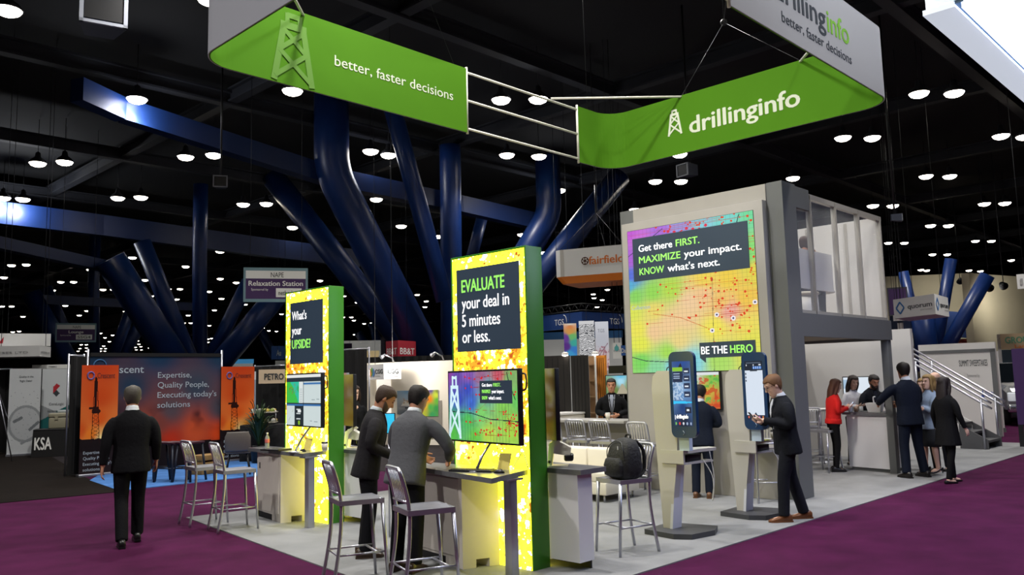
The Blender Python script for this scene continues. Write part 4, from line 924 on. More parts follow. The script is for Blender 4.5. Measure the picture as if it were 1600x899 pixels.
def w_quorum(t, a, d, L, H):
    n = d.cross(UZ); bl = mat('quorum_blue', '#2a6fb0', .6); c = a + d * L * .17 + UZ * H * .52; b = MB(); r = H * .3; k = min(1, L / (H * 1.9))
    P = [c + UZ * r, c + d * r * k, c - UZ * r, c - d * r * k]
    for i in range(4):
        e, f = P[i], P[(i + 1) % 4]; s = ((f - e).normalized()).cross(n) * r * .13; b.prism([e - s, f - s, f + s, e + s], (0, 0, 0), n * .006)
    b.build('diamond_emblem', bl, t)
    text(t, 'quorum', a + d * L * .36 + UZ * H * .42, d, UZ, L * .58, H * .26, M_PRD, .005)
    text(t, 'SOFTWARE', a + d * L * .66 + UZ * H * .26, d, UZ, L * .28, H * .07, mat('printed_grey', '#9a9a9a', .6), 0)
box_sign('white hanging box sign reading quorum with blue diamonds', 1397, 1462, 1483, 459, 491, 31, 29.5, 31.5, mat('sign_white', '#d6d6d4', .6), w_quorum)
def w_bbt(t, a, d, L, H): text(t, 'BB&T', a + d * L * .1 + UZ * H * .14, d, UZ, L * .8, H * .42, M_PRW, .012)
box_sign('red hanging box sign reading BB&T beyond the black drape', 603, 622, 650, 532, 557, 31, 30.3, 31.4, mat('sign_red', '#a82434', .6), w_bbt)
def w_ent(t, a, d, L, H):
    text(t, 'ENTERPRISES LTD', a + d * L * .1 + UZ * H * .3, d, UZ, L * .75, H * .2, mat('printed_grey', '#8a8a8a', .6), 0)
box_sign('long white hanging sign of an enterprises company over the grey booths', -60, 62, 79, 540, 557, 29, 28, 29, mat('sign_white', '#d6d6d4', .6), w_ent)
a, d, L = facing(-60, 79, 541, 29.5)
t = thing('white_header', 'plain white header panel with a red mark above the enterprises sign', 'sign', a)
rect(t, 'panel', (0, 0, 0), d, UZ, L, .38, -.05, mat('sign_white', '#d6d6d4', .6)); _m = mat('red_mark', '#b02030', .6); n_ = d.cross(UZ)
MB().prism([d * L * .40 + UZ * .08 + n_ * .01, d * L * .45 + UZ * .08 + n_ * .01, d * L * .46 + UZ * .28 + n_ * .01], (0, 0, 0), n_ * .004).build('red_emblem', _m, t); wires(t, [d * L * .5 + UZ * .38, d * L * .9 + UZ * .38])
def fairfield():
    a, d, L = facing(876, 1010, 433, 26, 25.2); n = d.cross(UZ); H = z_at(876, 391, 26) - a.z
    t = thing('hanging_sign', 'white hanging sign with an orange underside reading fairfield beside the video wall', 'sign', a); R = L * .45
    w = mat('sign_white', '#d6d6d4', .6); orr = mat('sign_orange', '#e07a1e', .6)
    pts = [(d * L), (V((0, 0, 0)))] + [V((0, 0, 0)) - d * .18 * math.sin(k * PI / 10) - n * (.25 * k / 10) for k in range(1, 6)] + [-n * 1.6 - d * .1, -n * 1.6 + d * L]
    MB().flat([(p.x, p.y) for p in pts], 0, H).build('band', w, t)
    q = [(p + d * (.12 if i in (1, 2, 3, 4, 5, 6) else 0)) for i, p in enumerate(pts)]
    MB().rings([[tuple(p + UZ * .0) for p in pts], [tuple(p * .92 + d * L * .06 - n * .1 - UZ * .22) for p in pts]], True, False).build('orange_underside', orr, t)
    rect(t, 'left_fold', d * .0 + n * .004, d, UZ, .12, H, -.002, mat('sign_fold', '#bdbab4', .6))
    c = d * L * .30 + UZ * H * .52 + n * .008; m = MB(); m.prism([c + d * .125 * math.cos(k * PI / 10) + UZ * .125 * math.sin(k * PI / 10) for k in range(20)], (0, 0, 0), n * .004); m.build('round_emblem', mat('dark_brown_print', '#4a2a1a', .6), t)
    m = MB()
    for k in range(6): e = c + n * .006 + (d * math.cos(k * PI / 3) + UZ * math.sin(k * PI / 3)) * .07; m.prism([e + d * .025 * math.cos(j * PI / 4) + UZ * .025 * math.sin(j * PI / 4) for j in range(8)], (0, 0, 0), n * .003)
    m.build('emblem_dots_print', w, t)
    text(t, 'fairfield', d * L * .345 + UZ * H * .38 + n * .008, d, UZ, L * .40, H * .30, mat('orange_print', '#cc6a1c', .6), .02)
    hub = V((d * L * .38)) + UZ * (H + 1.2) - n * .6
    for p in (d * L * .0, d * L * .75, -n * 1.5 + d * L * .4): MB().tube([p + UZ * H, hub], .008, 6).build('hanging_wire', M_WIRE, t)
    MB().tube([hub, hub + UZ * .9], .03, 8).build('hoist', M_BLACK, t); MB().tube([hub + UZ * .9, V((hub.x, hub.y, 12.6 - a.z))], .012, 6).build('hoist_wire', M_WIRE, t)
fairfield()
def plain_sign(label, x0, x1, y0, y1, D, m, body=None, bm=None, wire=True, frame=None, bold=.01, tw=.8, D1=None, th=.45):
    a, d, L = facing(x0, x1, y1, D, D1); H = z_at(x0, y0, D) - a.z; n = d.cross(UZ)
    t = thing('hanging_sign', label, 'sign', a); rect(t, 'panel', (0, 0, 0), d, UZ, L, H, -.05, m)
    if body: text(t, body, d * L * (.5 - tw / 2) + n * .01 + UZ * H * (.5 - th / 2), d, UZ, L * tw, H * th, bm or M_PRW, bold)
    if frame: rect(t, 'frame', -d * .05 - UZ * .05 - n * .002, d, UZ, L + .1, H + .1, -.04, frame)
    if wire: wires(t, [d * L * .2 + UZ * H, d * L * .8 + UZ * H])
    return t
plain_sign('purple hanging sign just right of the upside tower', 534, 550, 537, 553, 60, M_PURPLE)
plain_sign('tall dark hanging banner beside the red square sign', 595, 602, 527, 560, 52, mat('dark_banner', '#3a3440', .6))
plain_sign('blue hanging sign far behind the sponsor sign', 424, 447, 541, 562, 50, mat('sign_blue', '#1f4f92', .6), 'Au', M_PRW, tw=.3)
plain_sign('white hanging display below the far blue sign', 430, 448, 564, 575, 48, mat('sign_white', '#d6d6d4', .6))
plain_sign('white hanging sign cut off at the far edge over the cream wall', 1590, 1650, 429, 452, 30, mat('sign_white', '#d6d6d4', .6), 'live', mat('printed_grey', '#9a9a9a', .6))
plain_sign('dark purple sign panel behind the quorum box', 1391, 1418, 452, 492, 33, M_PURPLE, frame=mat('dark_frame', '#3a3a44', .5))
plain_sign('small white hanging sign reading NAPE under the quorum box', 1396, 1419, 493, 502, 32.5, M_PRW, 'NAPE', M_PRD, tw=.6)
plain_sign('small white hanging notice below the NAPE sign', 1403, 1412, 505, 519, 33, M_PRW)
plain_sign('black hanging label below the small white notice', 1405, 1413, 520, 527, 33, M_PRD)

# ================================================================== BOOTHS AT THE LEFT
M_DRAPE = mat('black_drape', '#0d0c0d', .9)
def drape(label, a, b, h, m=M_DRAPE, amp=.04, poles=True):
    a, b = V((a[0], a[1], 0)), V((b[0], b[1], 0)); d = (b - a).normalized(); n = V((d.y, -d.x, 0)); L = (b - a).length
    t = thing('drape_wall', label, 'drape', a)
    k = max(8, int(L / .07)); rows = []
    for i in range(k + 1):
        s = L * i / k; o = amp * math.sin(s * 2 * PI / .28) + .3 * amp * math.sin(s * 9.1); p = d * s + n * o; rows.append([tuple(p + UZ * .03), tuple(p + n * -.012 + UZ * .03), tuple(p - n * .012 + UZ * h), tuple(p + UZ * h)])
    MB().rings(rows, True, False).build('fabric', m, t)
    if poles:
        for p in (V((0, 0, 0)), d * L): MB().tube([p - n * .06, p - n * .06 + UZ * (h + .06)], .022, 8).build('pole', M_STEEL, t)
        MB().tube([-n * .06 + UZ * (h + .02), d * L - n * .06 + UZ * (h + .02)], .02, 8).build('crossbar', M_STEEL, t)
    return t
def sunset_booth():
    x0, x1, y = 6.55, 9.51, 19.0
    t = thing('backdrop_wall', 'wide booth backdrop printed with a dark blue to orange sunset', 'backdrop', (x0, y, 0)); W = x1 - x0
    c = Canvas(150, 128).anchors([(0, 1, '#1c3550'), (.5, 1, '#1d3a58'), (1, 1, '#203c58'), (.3, .7, '#23384e'), (.8, .7, '#3a4454'), (.2, .5, '#3f2a34'), (.6, .5, '#54464c'), (1, .5, '#4a4650'), (.5, .38, '#7a3c34'), (0, .35, '#8a3a20'), (.4, .28, '#d4521c'), (.8, .3, '#c8502a'), (.1, .25, '#f0a030'), (1, .26, '#d8481c'), (.6, .22, '#b83018'), (.5, .14, '#241416'), (0, .1, '#180f10'), (1, .12, '#20100f'), (.5, 0, '#0c0a0c')], 3)
    n = c.noise(7, 8); c.put(np.ones_like(c.u), '#3a1a20', np.clip((c.noise(5, 21, 3) - .52) / .14, 0, 1) * np.exp(-((c.v - .43) / .09) ** 2) * .85); c.put((c.v < .19 + .03 * n), '#160e10'); c.put((abs(c.v - .33) < .012) & (n > .5) & (c.u < .5), '#4a1a14', .7)
    c.build('printed_panel', (0, 0, .02), RX, UZ, W, 2.54, PRINT, t); MB().box(-.02, W + .02, .012, .06, 0.0, 2.56).build('backing', M_BLACK, t)
    w = mat('printed_pale', '#aab4bc', .6)
    for i, (s, lw) in enumerate((('Expertise,', .78), ('Quality People,', 1.21), ("Executing today's", 1.40), ('solutions', .76))): text(t, s, (1.46, -.006, 2.02 - i * .225), RX, UZ, lw, .135, w, 0)
    text(t, 'Crescent', (.22, -.006, 2.14), RX, UZ, .92, .17, w, .01); MB().tube([(.2 + .13 * math.cos(k * PI / 12), -.008, 2.3 + .13 * math.sin(k * PI / 12)) for k in range(25)], .014, 6).build('ring_emblem', mat('ring_blue', '#3a6a9a', .6), t)
    for x in (-.03, W + .05): MB().tube([(x, .05, 0), (x, .05, 2.66)], .025, 8).build('pole', M_STEEL, t)
    MB().box(.0, W, -.03, .0, 2.5, 2.58).build('top_valance', M_DRAPE, t)
sunset_booth()
def rig_poster(label, x, y, W, H, word):
    t = thing('roll_up_banner', label, 'banner', (x, y, 0.0)); c = Canvas(64, 200).anchors([(.5, 1, '#c8421a'), (.5, .7, '#cc4a18'), (.5, .5, '#d8581a'), (.3, .36, '#e87a20'), (.75, .34, '#f0a030'), (.62, .31, '#ffe8a0'), (1, .4, '#d85a1a'), (0, .4, '#d0521a')], 3)
    c.put(c.v < .27, '#241a1c'); n = c.noise(16, 4); c.put((c.v < .30 + .03 * n) & (c.v > .2), '#1a1012')
    for u0, v0, u1, v1, w in ((.36, .86, .30, .28, .016), (.42, .86, .52, .28, .016), (.39, .88, .39, .6, .05), (.24, .6, .46, .6, .06), (.36, .57, .46, .57, .14)): c.line(u0, v0, u1, v1, w, '#2a0e0a')
    for i in range(9):
        v = .3 + i * .035; c.line(.30 + .06 * i / 12, v, .52 - .09 * i / 12, v + .035, .010, '#2a0e0a'); c.line(.52 - .09 * i / 12, v, .30 + .06 * i / 12, v + .035, .010, '#2a0e0a')
    c.build('printed_sheet', (0, 0, .06), RX, UZ, W, H, PRINT, t); MB().box(0, W, .01, .03, .06, H + .06).build('backing', M_BLACK, t); MB().box(-.02, W + .02, -.06, .12, 0, .06, .01).build('cassette', M_STEEL, t)
    text(t, word, (W * .42, -.004, H * .905), RX, UZ, W * .48, .12, mat('printed_maroon', '#6a2216', .6), .01)
    MB().tube([(W * .24 + .065 * math.cos(k * PI / 12), -.006, H * .93 + .075 * math.sin(k * PI / 12)) for k in range(25)], .016, 6).build('ring_emblem', mat('ring_violet', '#6a5a9a', .6), t)
    for i, (s, k) in enumerate((('Expertise,', .45), ('Quality People,', .7), ("Executing today's", .78), ('solutions', .45))): text(t, s, (W * .1, -.004, .46 - i * .115), RX, UZ, W * k, .065, mat('printed_pale', '#aab4bc', .6), 0)
    return t
rig_poster('orange roll-up banner with a drilling rig silhouette, beside the walking man', 6.24, 18.55, .74, 2.24, 'Crescent')
rig_poster('orange roll-up banner with a drilling rig silhouette, behind the two front stools', 9.48, 18.9, .86, 2.20, 'Crescent')
# grey booth at the far left
drape('black drape behind the grey roll-up banners', at_d(-140, 600, 30).xy, at_d(112, 600, 28.7).xy, 2.45)
drape('black side drape beside the sunset backdrop', (6.15, 18.95), (6.5, 19.1), 2.5)
def flat_banner(label, x0, x1, y0, y1, D, canvas, D1=None, z0=None):
    a, d, L = facing(x0, x1, y1, D, D1); a.z = 0; n = d.cross(UZ); H = z_at(x0, y0, D) - .06
    t = thing('roll_up_banner', label, 'banner', a); canvas.build('printed_sheet', n * .012 + UZ * .06, d, UZ, L, H, PRINT, t)
    rect(t, 'backing', UZ * .06 + n * .010, d, UZ, L, H, -.02, M_BLACK); rect(t, 'cassette', n * .06 - d * .02, d, UZ, L + .04, .055, -.16, M_STEEL)
    return t, d, n, L, H
c = Canvas(60, 150, '#c3c6c8'); c.put(((c.u - .55) ** 2 + ((c.v - .35) * 2.5) ** 2) < .30, '#8f9396'); c.put(((c.u - .55) ** 2 + ((c.v - .35) * 2.5) ** 2) < .22, '#b2b5b8'); c.line(.2, .38, .42, .42, .09, '#6e7276'); c.line(.7, .28, .95, .36, .09, '#6e7276'); c.line(.45, .12, 1, .22, .07, '#8a8e92')
rr = np.random.RandomState(3)
for i in range(60): c.disc(rr.rand(), .1 + .65 * rr.rand(), .012, '#84888c')
t, d, n, L, H = flat_banner('grey roll-up banner printed with a pressure gauge', 10, 60, 577, 709, 27.4, c)
text(t, 'Quality in the', d * L * .3 + n * .016 + UZ * H * .92, d, UZ, L * .45, .06, M_PRD, 0); text(t, 'Right Detail', d * L * .33 + n * .016 + UZ * H * .87, d, UZ, L * .38, .06, M_PRD, 0)
c = Canvas(60, 150, '#c6cacc'); c.poly([(0, 0), (1, 0), (1, .56), (0, .40)], '#1f5a5a'); c.poly([(0, .38), (.55, .47), (0, .56)], '#8c9092'); c.poly([(.5, .82), (.38, .78), (.38, .70), (.5, .66), (.62, .70), (.5, .74), (.62, .79)], '#b03038'); c.poly([(.5, .66), (.38, .70), (.5, .74), (.62, .70)], '#3a4044')
t, d, n, L, H = flat_banner('white and teal roll-up banner with a red hexagon mark', 62, 108, 577, 700, 27.8, c)
text(t, 'CoreLogic', d * L * .26 + n * .016 + UZ * H * .58, d, UZ, L * .5, .08, M_PRD, 0); text(t, 'Get the Whole Story', d * L * .22 + n * .016 + UZ * H * .50, d, UZ, L * .6, .05, M_PRD, 0)
a, d, L = facing(50, 112, 577, 28.9, 28.6); t = thing('name_board', 'white booth name board above the teal roll-up banner', 'sign', a); rect(t, 'board', (0, 0, 0), d, UZ, L, .12, -.03, M_PRW); text(t, 'FIREBAG', d * L * .42 + UZ * .035 + d.cross(UZ) * .005, d, UZ, L * .2, .05, M_PRD, 0)
def ksa_table():
    p = on_z(50, 716); t = thing('booth_table', 'black-draped table with white letters on its front', 'table', (p.x, p.y, 0.012), math.radians(-22))
    MB().box(0, 1.5, 0, .7, .70, .74, .01).build('tabletop', M_BLACK, t)
    rows = []
    for z, o in ((0.0, .03), (.35, .015), (.70, 0)): rows.append([(x, y, z) for x, y in ((-o, -o), (1.5 + o, -o), (1.5 + o, .7 + o), (-o, .7 + o))])
    MB().rings(rows, True, False).build('tablecloth', M_DRAPE, t)
    text(t, 'KSA', (.05, -.032, .2), RX, UZ, .40, .34, M_PRW, .03)
    return p
kp = ksa_table()
def tool_case():
    t = thing('tool_case', 'beige hard case with a black handle on the black booth table', 'case', (kp.x + .38, kp.y + .02, .754), math.radians(-22)); b = mat('beige_plastic', '#8f8a74', .5)
    MB().box(0, .78, 0, .45, 0, .30, .03).build('body', b, t); MB().box(-.01, .79, -.01, .46, .30, .42, .03).build('lid', b, t)
    MB().tube(spline([(.52, -.01, .22), (.52, -.05, .18), (.66, -.05, .18), (.66, -.01, .22)]), .014, 8).build('handle', M_BLACK, t)
    for x in (.15, .5): MB().box(x, x + .08, -.02, 0, .24, .34).build('latch', b, t)
    MB().box(.2, .55, .1, .35, .42, .5, .02).build('tray', mat('clear_tray', '#a4aaac', .2), t); MB().tube([(.66, .2, .42), (.66, .2, .78)], .025, 10).build('bottle', M_WHITE, t)
tool_case()
a, b = on_z(28, 702), at_d(-3, 612, 25.2)
t = thing('easel_pole', 'slanting silver pole leaning by the grey gauge banner', 'pole', (a.x, a.y, .012)); o = V((a.x, a.y, 0.012)); MB().tube([V((0, 0, .0)), b - o], .022, 8).build('pole', M_STEEL, t); MB().tube([b - o, V((b.x - o.x + .4, b.y - o.y + .05, 0))], .015, 8).build('rear_leg', M_STEEL, t); MB().ball((0, 0, .02), .03).build('foot', M_BLACK, t)
# dark stools, grey chair and box in the sunset booth
def dark_stool(x, y, rz, label):
    t = thing('dark_stool', label, 'stool', (x, y, .015), rz); m = mat('dark_blue_wood', '#151c2c', .5)
    MB().box(-.19, .19, -.19, .19, .70, .74, .01).build('seat', mat('maroon_seat', '#3a1420', .5), t)
    for sx in (-1, 1):
        for sy in (-1, 1): MB().tube([(sx * .21, sy * .21, 0), (sx * .15, sy * .15, .70)], .022, 8).build('leg', m, t)
    f = MB(); [f.tube([(a[0] * .19, a[1] * .19, .25), (b[0] * .19, b[1] * .19, .25)], .012, 6) for a, b in (((-1, -1), (1, -1)), ((1, -1), (1, 1)), ((1, 1), (-1, 1)), ((-1, 1), (-1, -1)))]; f.build('footrest', m, t)
for px, lab in ((240, 'dark wooden bar stool beside the walking man on the blue carpet'), (268, 'dark wooden bar stool in the middle of the blue carpet'), (296, 'dark wooden bar stool behind the farthest front stool')):
    p = on_z(px, 753); dark_stool(p.x, p.y, .4, lab)
def shell_chair():
    p = on_z(372, 742); t = thing('shell_chair', 'grey moulded chair with a rounded back before the orange banner', 'chair', (p.x, p.y, .015), math.radians(60)); m = mat('grey_shell', '#6d6862', .6)
    rows = []
    for z, o in ((.46, .0), (.5, .02), (.62, .07), (.76, .10), (.84, .11), (.86, .11)):
        k = 1.0 if z < .8 else .85; rows.append([(-.22 - o + .03 * math.cos(a) - .05 * (1 - math.sin(a) ** 2) * 0, .25 * k * math.sin(a), z) for a in [2 * PI * i / 16 for i in range(16)]])
    MB().rings(rows).build('backrest', m, t); MB().box(-.22, .22, -.24, .24, .42, .47, .02).build('seat', m, t)
    for sx in (-1, 1):
        for sy in (-1, 1): MB().tube([(sx * .24, sy * .24, 0), (sx * .14, sy * .16, .43)], .015, 8).build('leg', M_BLACK, t)
shell_chair()
p = on_z(322, 741); t = thing('wooden_crate', 'small light wooden crate behind the front stools on the blue carpet', 'crate', (p.x, p.y, .015), .3); cr = mat('crate_wood', '#8a6a3a', .7, noise=.1)
for z in (0, .14, .28): MB().box(-.3, .3, -.2, .2, z, z + .1, .004).build('slat', cr, t)
for x in (-.27, .27): MB().box(x - .02, x + .02, -.19, .19, 0, .38).build('corner_post', cr, t)

# ================================================================== BOOTHS BEHIND THE TOWERS
def plant(label, x, y, D, h, s, seed):
    p = at_d(x, y, D); t = thing('potted_plant', label, 'plant', (p.x, p.y, 0)); r = random.Random(seed)
    MB().lathe([(.14, 0), (.19, .38), (.2, .4), (.17, .4), (.16, .36)], n=16).build('pot', M_BLACK, t)
    b = MB()
    for i in range(90):
        a = r.random() * 2 * PI; tl = .3 + r.random() * .7; e = V((math.cos(a) * s * tl, math.sin(a) * s * tl, .45 + (h - .45) * (1.1 - tl * .6) * (.6 + .5 * r.random()))); m0 = V((e.x * .4, e.y * .4, e.z * .8 + .2)); pts = bez((0, 0, .38), m0, e, 5); sd = V((-math.sin(a), math.cos(a), 0))
        for u, v in zip(pts, pts[1:]): w = .022; b.add([u - sd * w, u + sd * w, v + sd * w * .7, v - sd * w * .7], [(0, 1, 2, 3)])
    b.build('foliage', mat('leaf_green', '#1f3a1a', .6), t); MB().tube([(0, 0, .3), (0, 0, .9)], .02, 6).build('stem', mat('stem_brown', '#3a2a18', .8), t)
plant('dark green potted plant between the orange banner and the upside tower', 404, 690, 20.5, 1.55, .45, 4)
plain_sign('beige booth sign with a black triangle reading Petro', 404, 452, 578, 600, 24, mat('beige_sign', '#c8b296', .6), 'PETRO', M_PRD, wire=False, bold=.03, tw=.62)
drape('black drape wall behind the upside tower', at_d(396, 600, 25).xy, at_d(470, 600, 24).xy, 2.32)
drape('black drape wall between the upside tower and the white picture booth', at_d(528, 600, 22.5).xy, at_d(575, 600, 22).xy, 2.66)
drape('tall black drape behind the white picture booth', at_d(530, 600, 29).xy, at_d(712, 600, 28).xy, 2.66, poles=False)
c = Canvas(40, 90, '#8a98a8'); c.rect(0, .9, 1, 1, '#c8ccd0'); c.rect(.2, .5, .8, .7, '#a4b0bc')
flat_banner('pale blue roll-up banner beside the potted plant', 388, 399, 581, 700, 22.6, c)
c = Canvas(40, 90, '#8f98a4'); n_ = c.noise(5, 3); c.put(n_ > .6, '#b06058', .6)
flat_banner('pale upright banner just behind the upside tower', 536, 546, 583, 700, 15.2, c)
def food_stand():
    p = at_d(412, 690, 21.2); t = thing('display_stand', 'black table with a two-tier snack display near the potted plant', 'stand', (p.x, p.y, 0), math.radians(-40))
    MB().box(-.5, .5, -.3, .3, 0, .86, .01).build('draped_base', M_DRAPE, t); tr = mat('snack_tray', '#b8b2a0', .4)
    for z in (.9, 1.14): MB().box(-.3, .3, -.2, .2, z, z + .02).build('tray', tr, t)
    for x in (-.28, .28): MB().tube([(x, 0, .86), (x, 0, 1.18)], .012, 6).build('upright', M_STEEL, t)
    r = random.Random(2)
    cols = ('#b9a04a', '#d8d0b8', '#7a8a3a', '#a8a8a0')
    for k in range(4):
        b = MB()
        for i in range(10): b.ball((-.26 + .52 * r.random(), -.14 + .28 * r.random(), (.95 if i % 2 else 1.19)), .035 + .02 * r.random(), n=8, m=5)
        o = b.build('snack_packets', mat('snack_%d' % k, cols[k], .6), t); o['kind'] = 'stuff'
food_stand()
# white picture booth
def picture_booth():
    a = at_d(571, 600, 25); b = at_d(760, 600, 23.2); a.z = b.z = 0; d = (b - a).normalized(); n = d.cross(UZ); L = (b - a).length
    t = thing('booth_wall', 'white lit booth wall hung with two pictures behind the two men', 'booth wall', a); H = z_at(571, 568, 25)
    MB().prism([V((0, 0, 0)), d * L, d * L + UZ * H, UZ * H], (0, 0, 0), -n * .1).build('wall_panel', mat('booth_white', '#e8e0d2', .6), t)
    MB().prism([V((0, 0, 0)), n * 1.2, n * 1.2 + UZ * .0 + UZ * H, UZ * H], (0, 0, 0), -d * .08).build('side_panel', mat('booth_white', '#e8e0d2', .6), t)
    glow = mat('lit_area_glow', '#f0f0ec', .5, emit='#fff6ea', strength=.7)
    s = lambda px: (on_line(px) ) * L
    def on_line(px):
        r = ray(px, 600); num = a.x * r.y - a.y * r.x; den = d.y * r.x - d.x * r.y; return num / den / L
    u = s(589); rect(t, 'lit_area_glow', d * u + n * .03 + UZ * .5, d, UZ, s(611) - u, 1.5, -.02, glow)  # glowing panel stands in for the lit area of wall under the sign
    def pic(px0, px1, y0, y1, c, nm, lab=None):
        u0, u1 = s(px0), s(px1); pz = lambda y: (a + d * u0).xy.length
        D = (a + d * u0).xy.length; z0, z1 = z_at(px0, y1, D), z_at(px0, y0, D)
        t2 = thing(nm, lab, 'picture', a + d * u0 + n * .02 + UZ * z0); c.build('print', n * .012, d, UZ, u1 - u0, z1 - z0, PRINT, t2)
        rect(t2, 'board', n * .010, d, UZ, u1 - u0, z1 - z0, -.02, M_WHITE)
    c = Canvas(60, 70).anchors([(.5, 1, '#7fa6c8'), (.5, .7, '#a4bcd0'), (.5, .5, '#b8b4ac'), (.5, .3, '#6a6e74'), (.5, 0, '#3a444e')]); c.poly([(.02, .36), (.95, .36), (.85, .2), (.1, .22)], '#8a8c90'); c.poly([(.2, .36), (.9, .36), (.8, .6), (.35, .56)], '#d6d2ca')
    n2 = c.noise(16, 5); c.put((n2 > .5) & (c.v > .45) & (c.v < .68) & (c.u > .3), '#b08a6a', .8); c.rect(.4, .25, 1, .3, '#30363c')
    pic(621, 652, 611, 648, c, 'framed_picture', 'picture of a ship at sea on the white booth wall')
    c = Canvas(60, 70).anchors([(0, 1, '#6a3a8a'), (.6, 1, '#5a4a8a'), (1, .95, '#7a8a40'), (.3, .85, '#c8c030'), (.9, .8, '#c0d040'), (.2, .6, '#d84020'), (.55, .65, '#e08020'), (.95, .6, '#60b040'), (.3, .4, '#e0b030'), (.6, .35, '#50b050'), (.9, .3, '#3a9a50'), (.2, .1, '#b8c040'), (.7, .05, '#40a060')])
    pic(655, 685, 610, 651, c, 'framed_picture', 'picture of a rainbow-coloured rock section on the white booth wall')
    u = s(655); rect(t, 'grey_panel', d * u + n * .02 + UZ * .2, d, UZ, s(690) - u, 1.05, -.02, mat('booth_grey', '#8a847c', .6))
    for px in (616, 694):
        q = d * s(px) + UZ * H; MB().tube([q, q + UZ * .12 + n * .1, q + UZ * .22 + n * .35 - d * .1], .02, 8).tube([q + UZ * .22 + n * .33 - d * .1, q + UZ * .14 + n * .48 - d * .14], [.03, .06], 10).build('arm_light', M_STEEL, t)
    ld = bpy.data.lights.new('booth_light', 'POINT'); ld.energy = 130; ld.shadow_soft_size = .15; ld.color = (1, .93, .82); lo = bpy.data.objects.new('booth_light', ld); COL.objects.link(lo); lo.parent = t; lo.location = d * s(640) + n * 1.1 + UZ * (H + .05)
    return a, d, n
picture_booth()
def w_cgg(t, a, d, L, H):
    n = d.cross(UZ); k = .42 if L > 1 else .62
    text(t, 'CGG', a + d * L * (.52 if L > 1 else .2) + UZ * H * .38, d, UZ, L * k, H * .30, M_PRD, .03)
    if L > 1:
        for i, col in enumerate(('#e08a1e', '#5aa03a', '#2a6ab0')): c_ = a + d * L * (.24 + .09 * i) + UZ * H * (.55 - .08 * abs(i - 1)); MB().prism([c_ - d * .12, c_ + UZ * .12, c_ + d * .1 - UZ * .02, c_ - UZ * .14], (0, 0, 0), n * .004).build('emblem', mat('emblem_%d' % i, col, .6), t)
    text(t, 'Passion for Geoscience', a + d * L * .2 + UZ * H * .2, d, UZ, L * .6, H * .08, mat('printed_grey', '#9a9a9a', .6), 0)
box_sign('white hanging box sign with a coloured bird mark in the picture booth', 573, 600, 627, 569, 593, 24.4, 23.4, 23.6, mat('sign_pale', '#cfcfd2', .6), w_cgg)
# beige and white booth masses far off
def far_booth(label, x0, x1, y0, D, m, fasc=None, y1=620):
    a, d, L = facing(x0, x1, y1, D); a.z = 0; n = d.cross(UZ); H = z_at(x0, y0, D)
    t = thing('far_booth', label, 'booth', a); MB().prism([V((0, 0, 0)), d * L, d * L + UZ * H, UZ * H], (0, 0, 0), -n * 1.2).build('wall_panel', m, t)
    MB().prism([-d * .05 + n * .05 + UZ * (H - .35), d * (L + .05) + n * .05 + UZ * (H - .35), d * (L + .05) + n * .05 + UZ * H, -d * .05 + n * .05 + UZ * H], (0, 0, 0), -n * .05).build('fascia', fasc or m, t)
    return t
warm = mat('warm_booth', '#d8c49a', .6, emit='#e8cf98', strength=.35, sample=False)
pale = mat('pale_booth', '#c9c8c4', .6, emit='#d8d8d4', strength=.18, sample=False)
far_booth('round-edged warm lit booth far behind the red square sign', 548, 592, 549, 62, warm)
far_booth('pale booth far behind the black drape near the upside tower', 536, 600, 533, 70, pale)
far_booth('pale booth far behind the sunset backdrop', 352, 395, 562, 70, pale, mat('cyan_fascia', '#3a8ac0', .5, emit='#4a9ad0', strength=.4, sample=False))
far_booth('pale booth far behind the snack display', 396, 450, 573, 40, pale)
far_booth('white booth top beyond the far end of the stairs', 1405, 1432, 530, 44, pale)
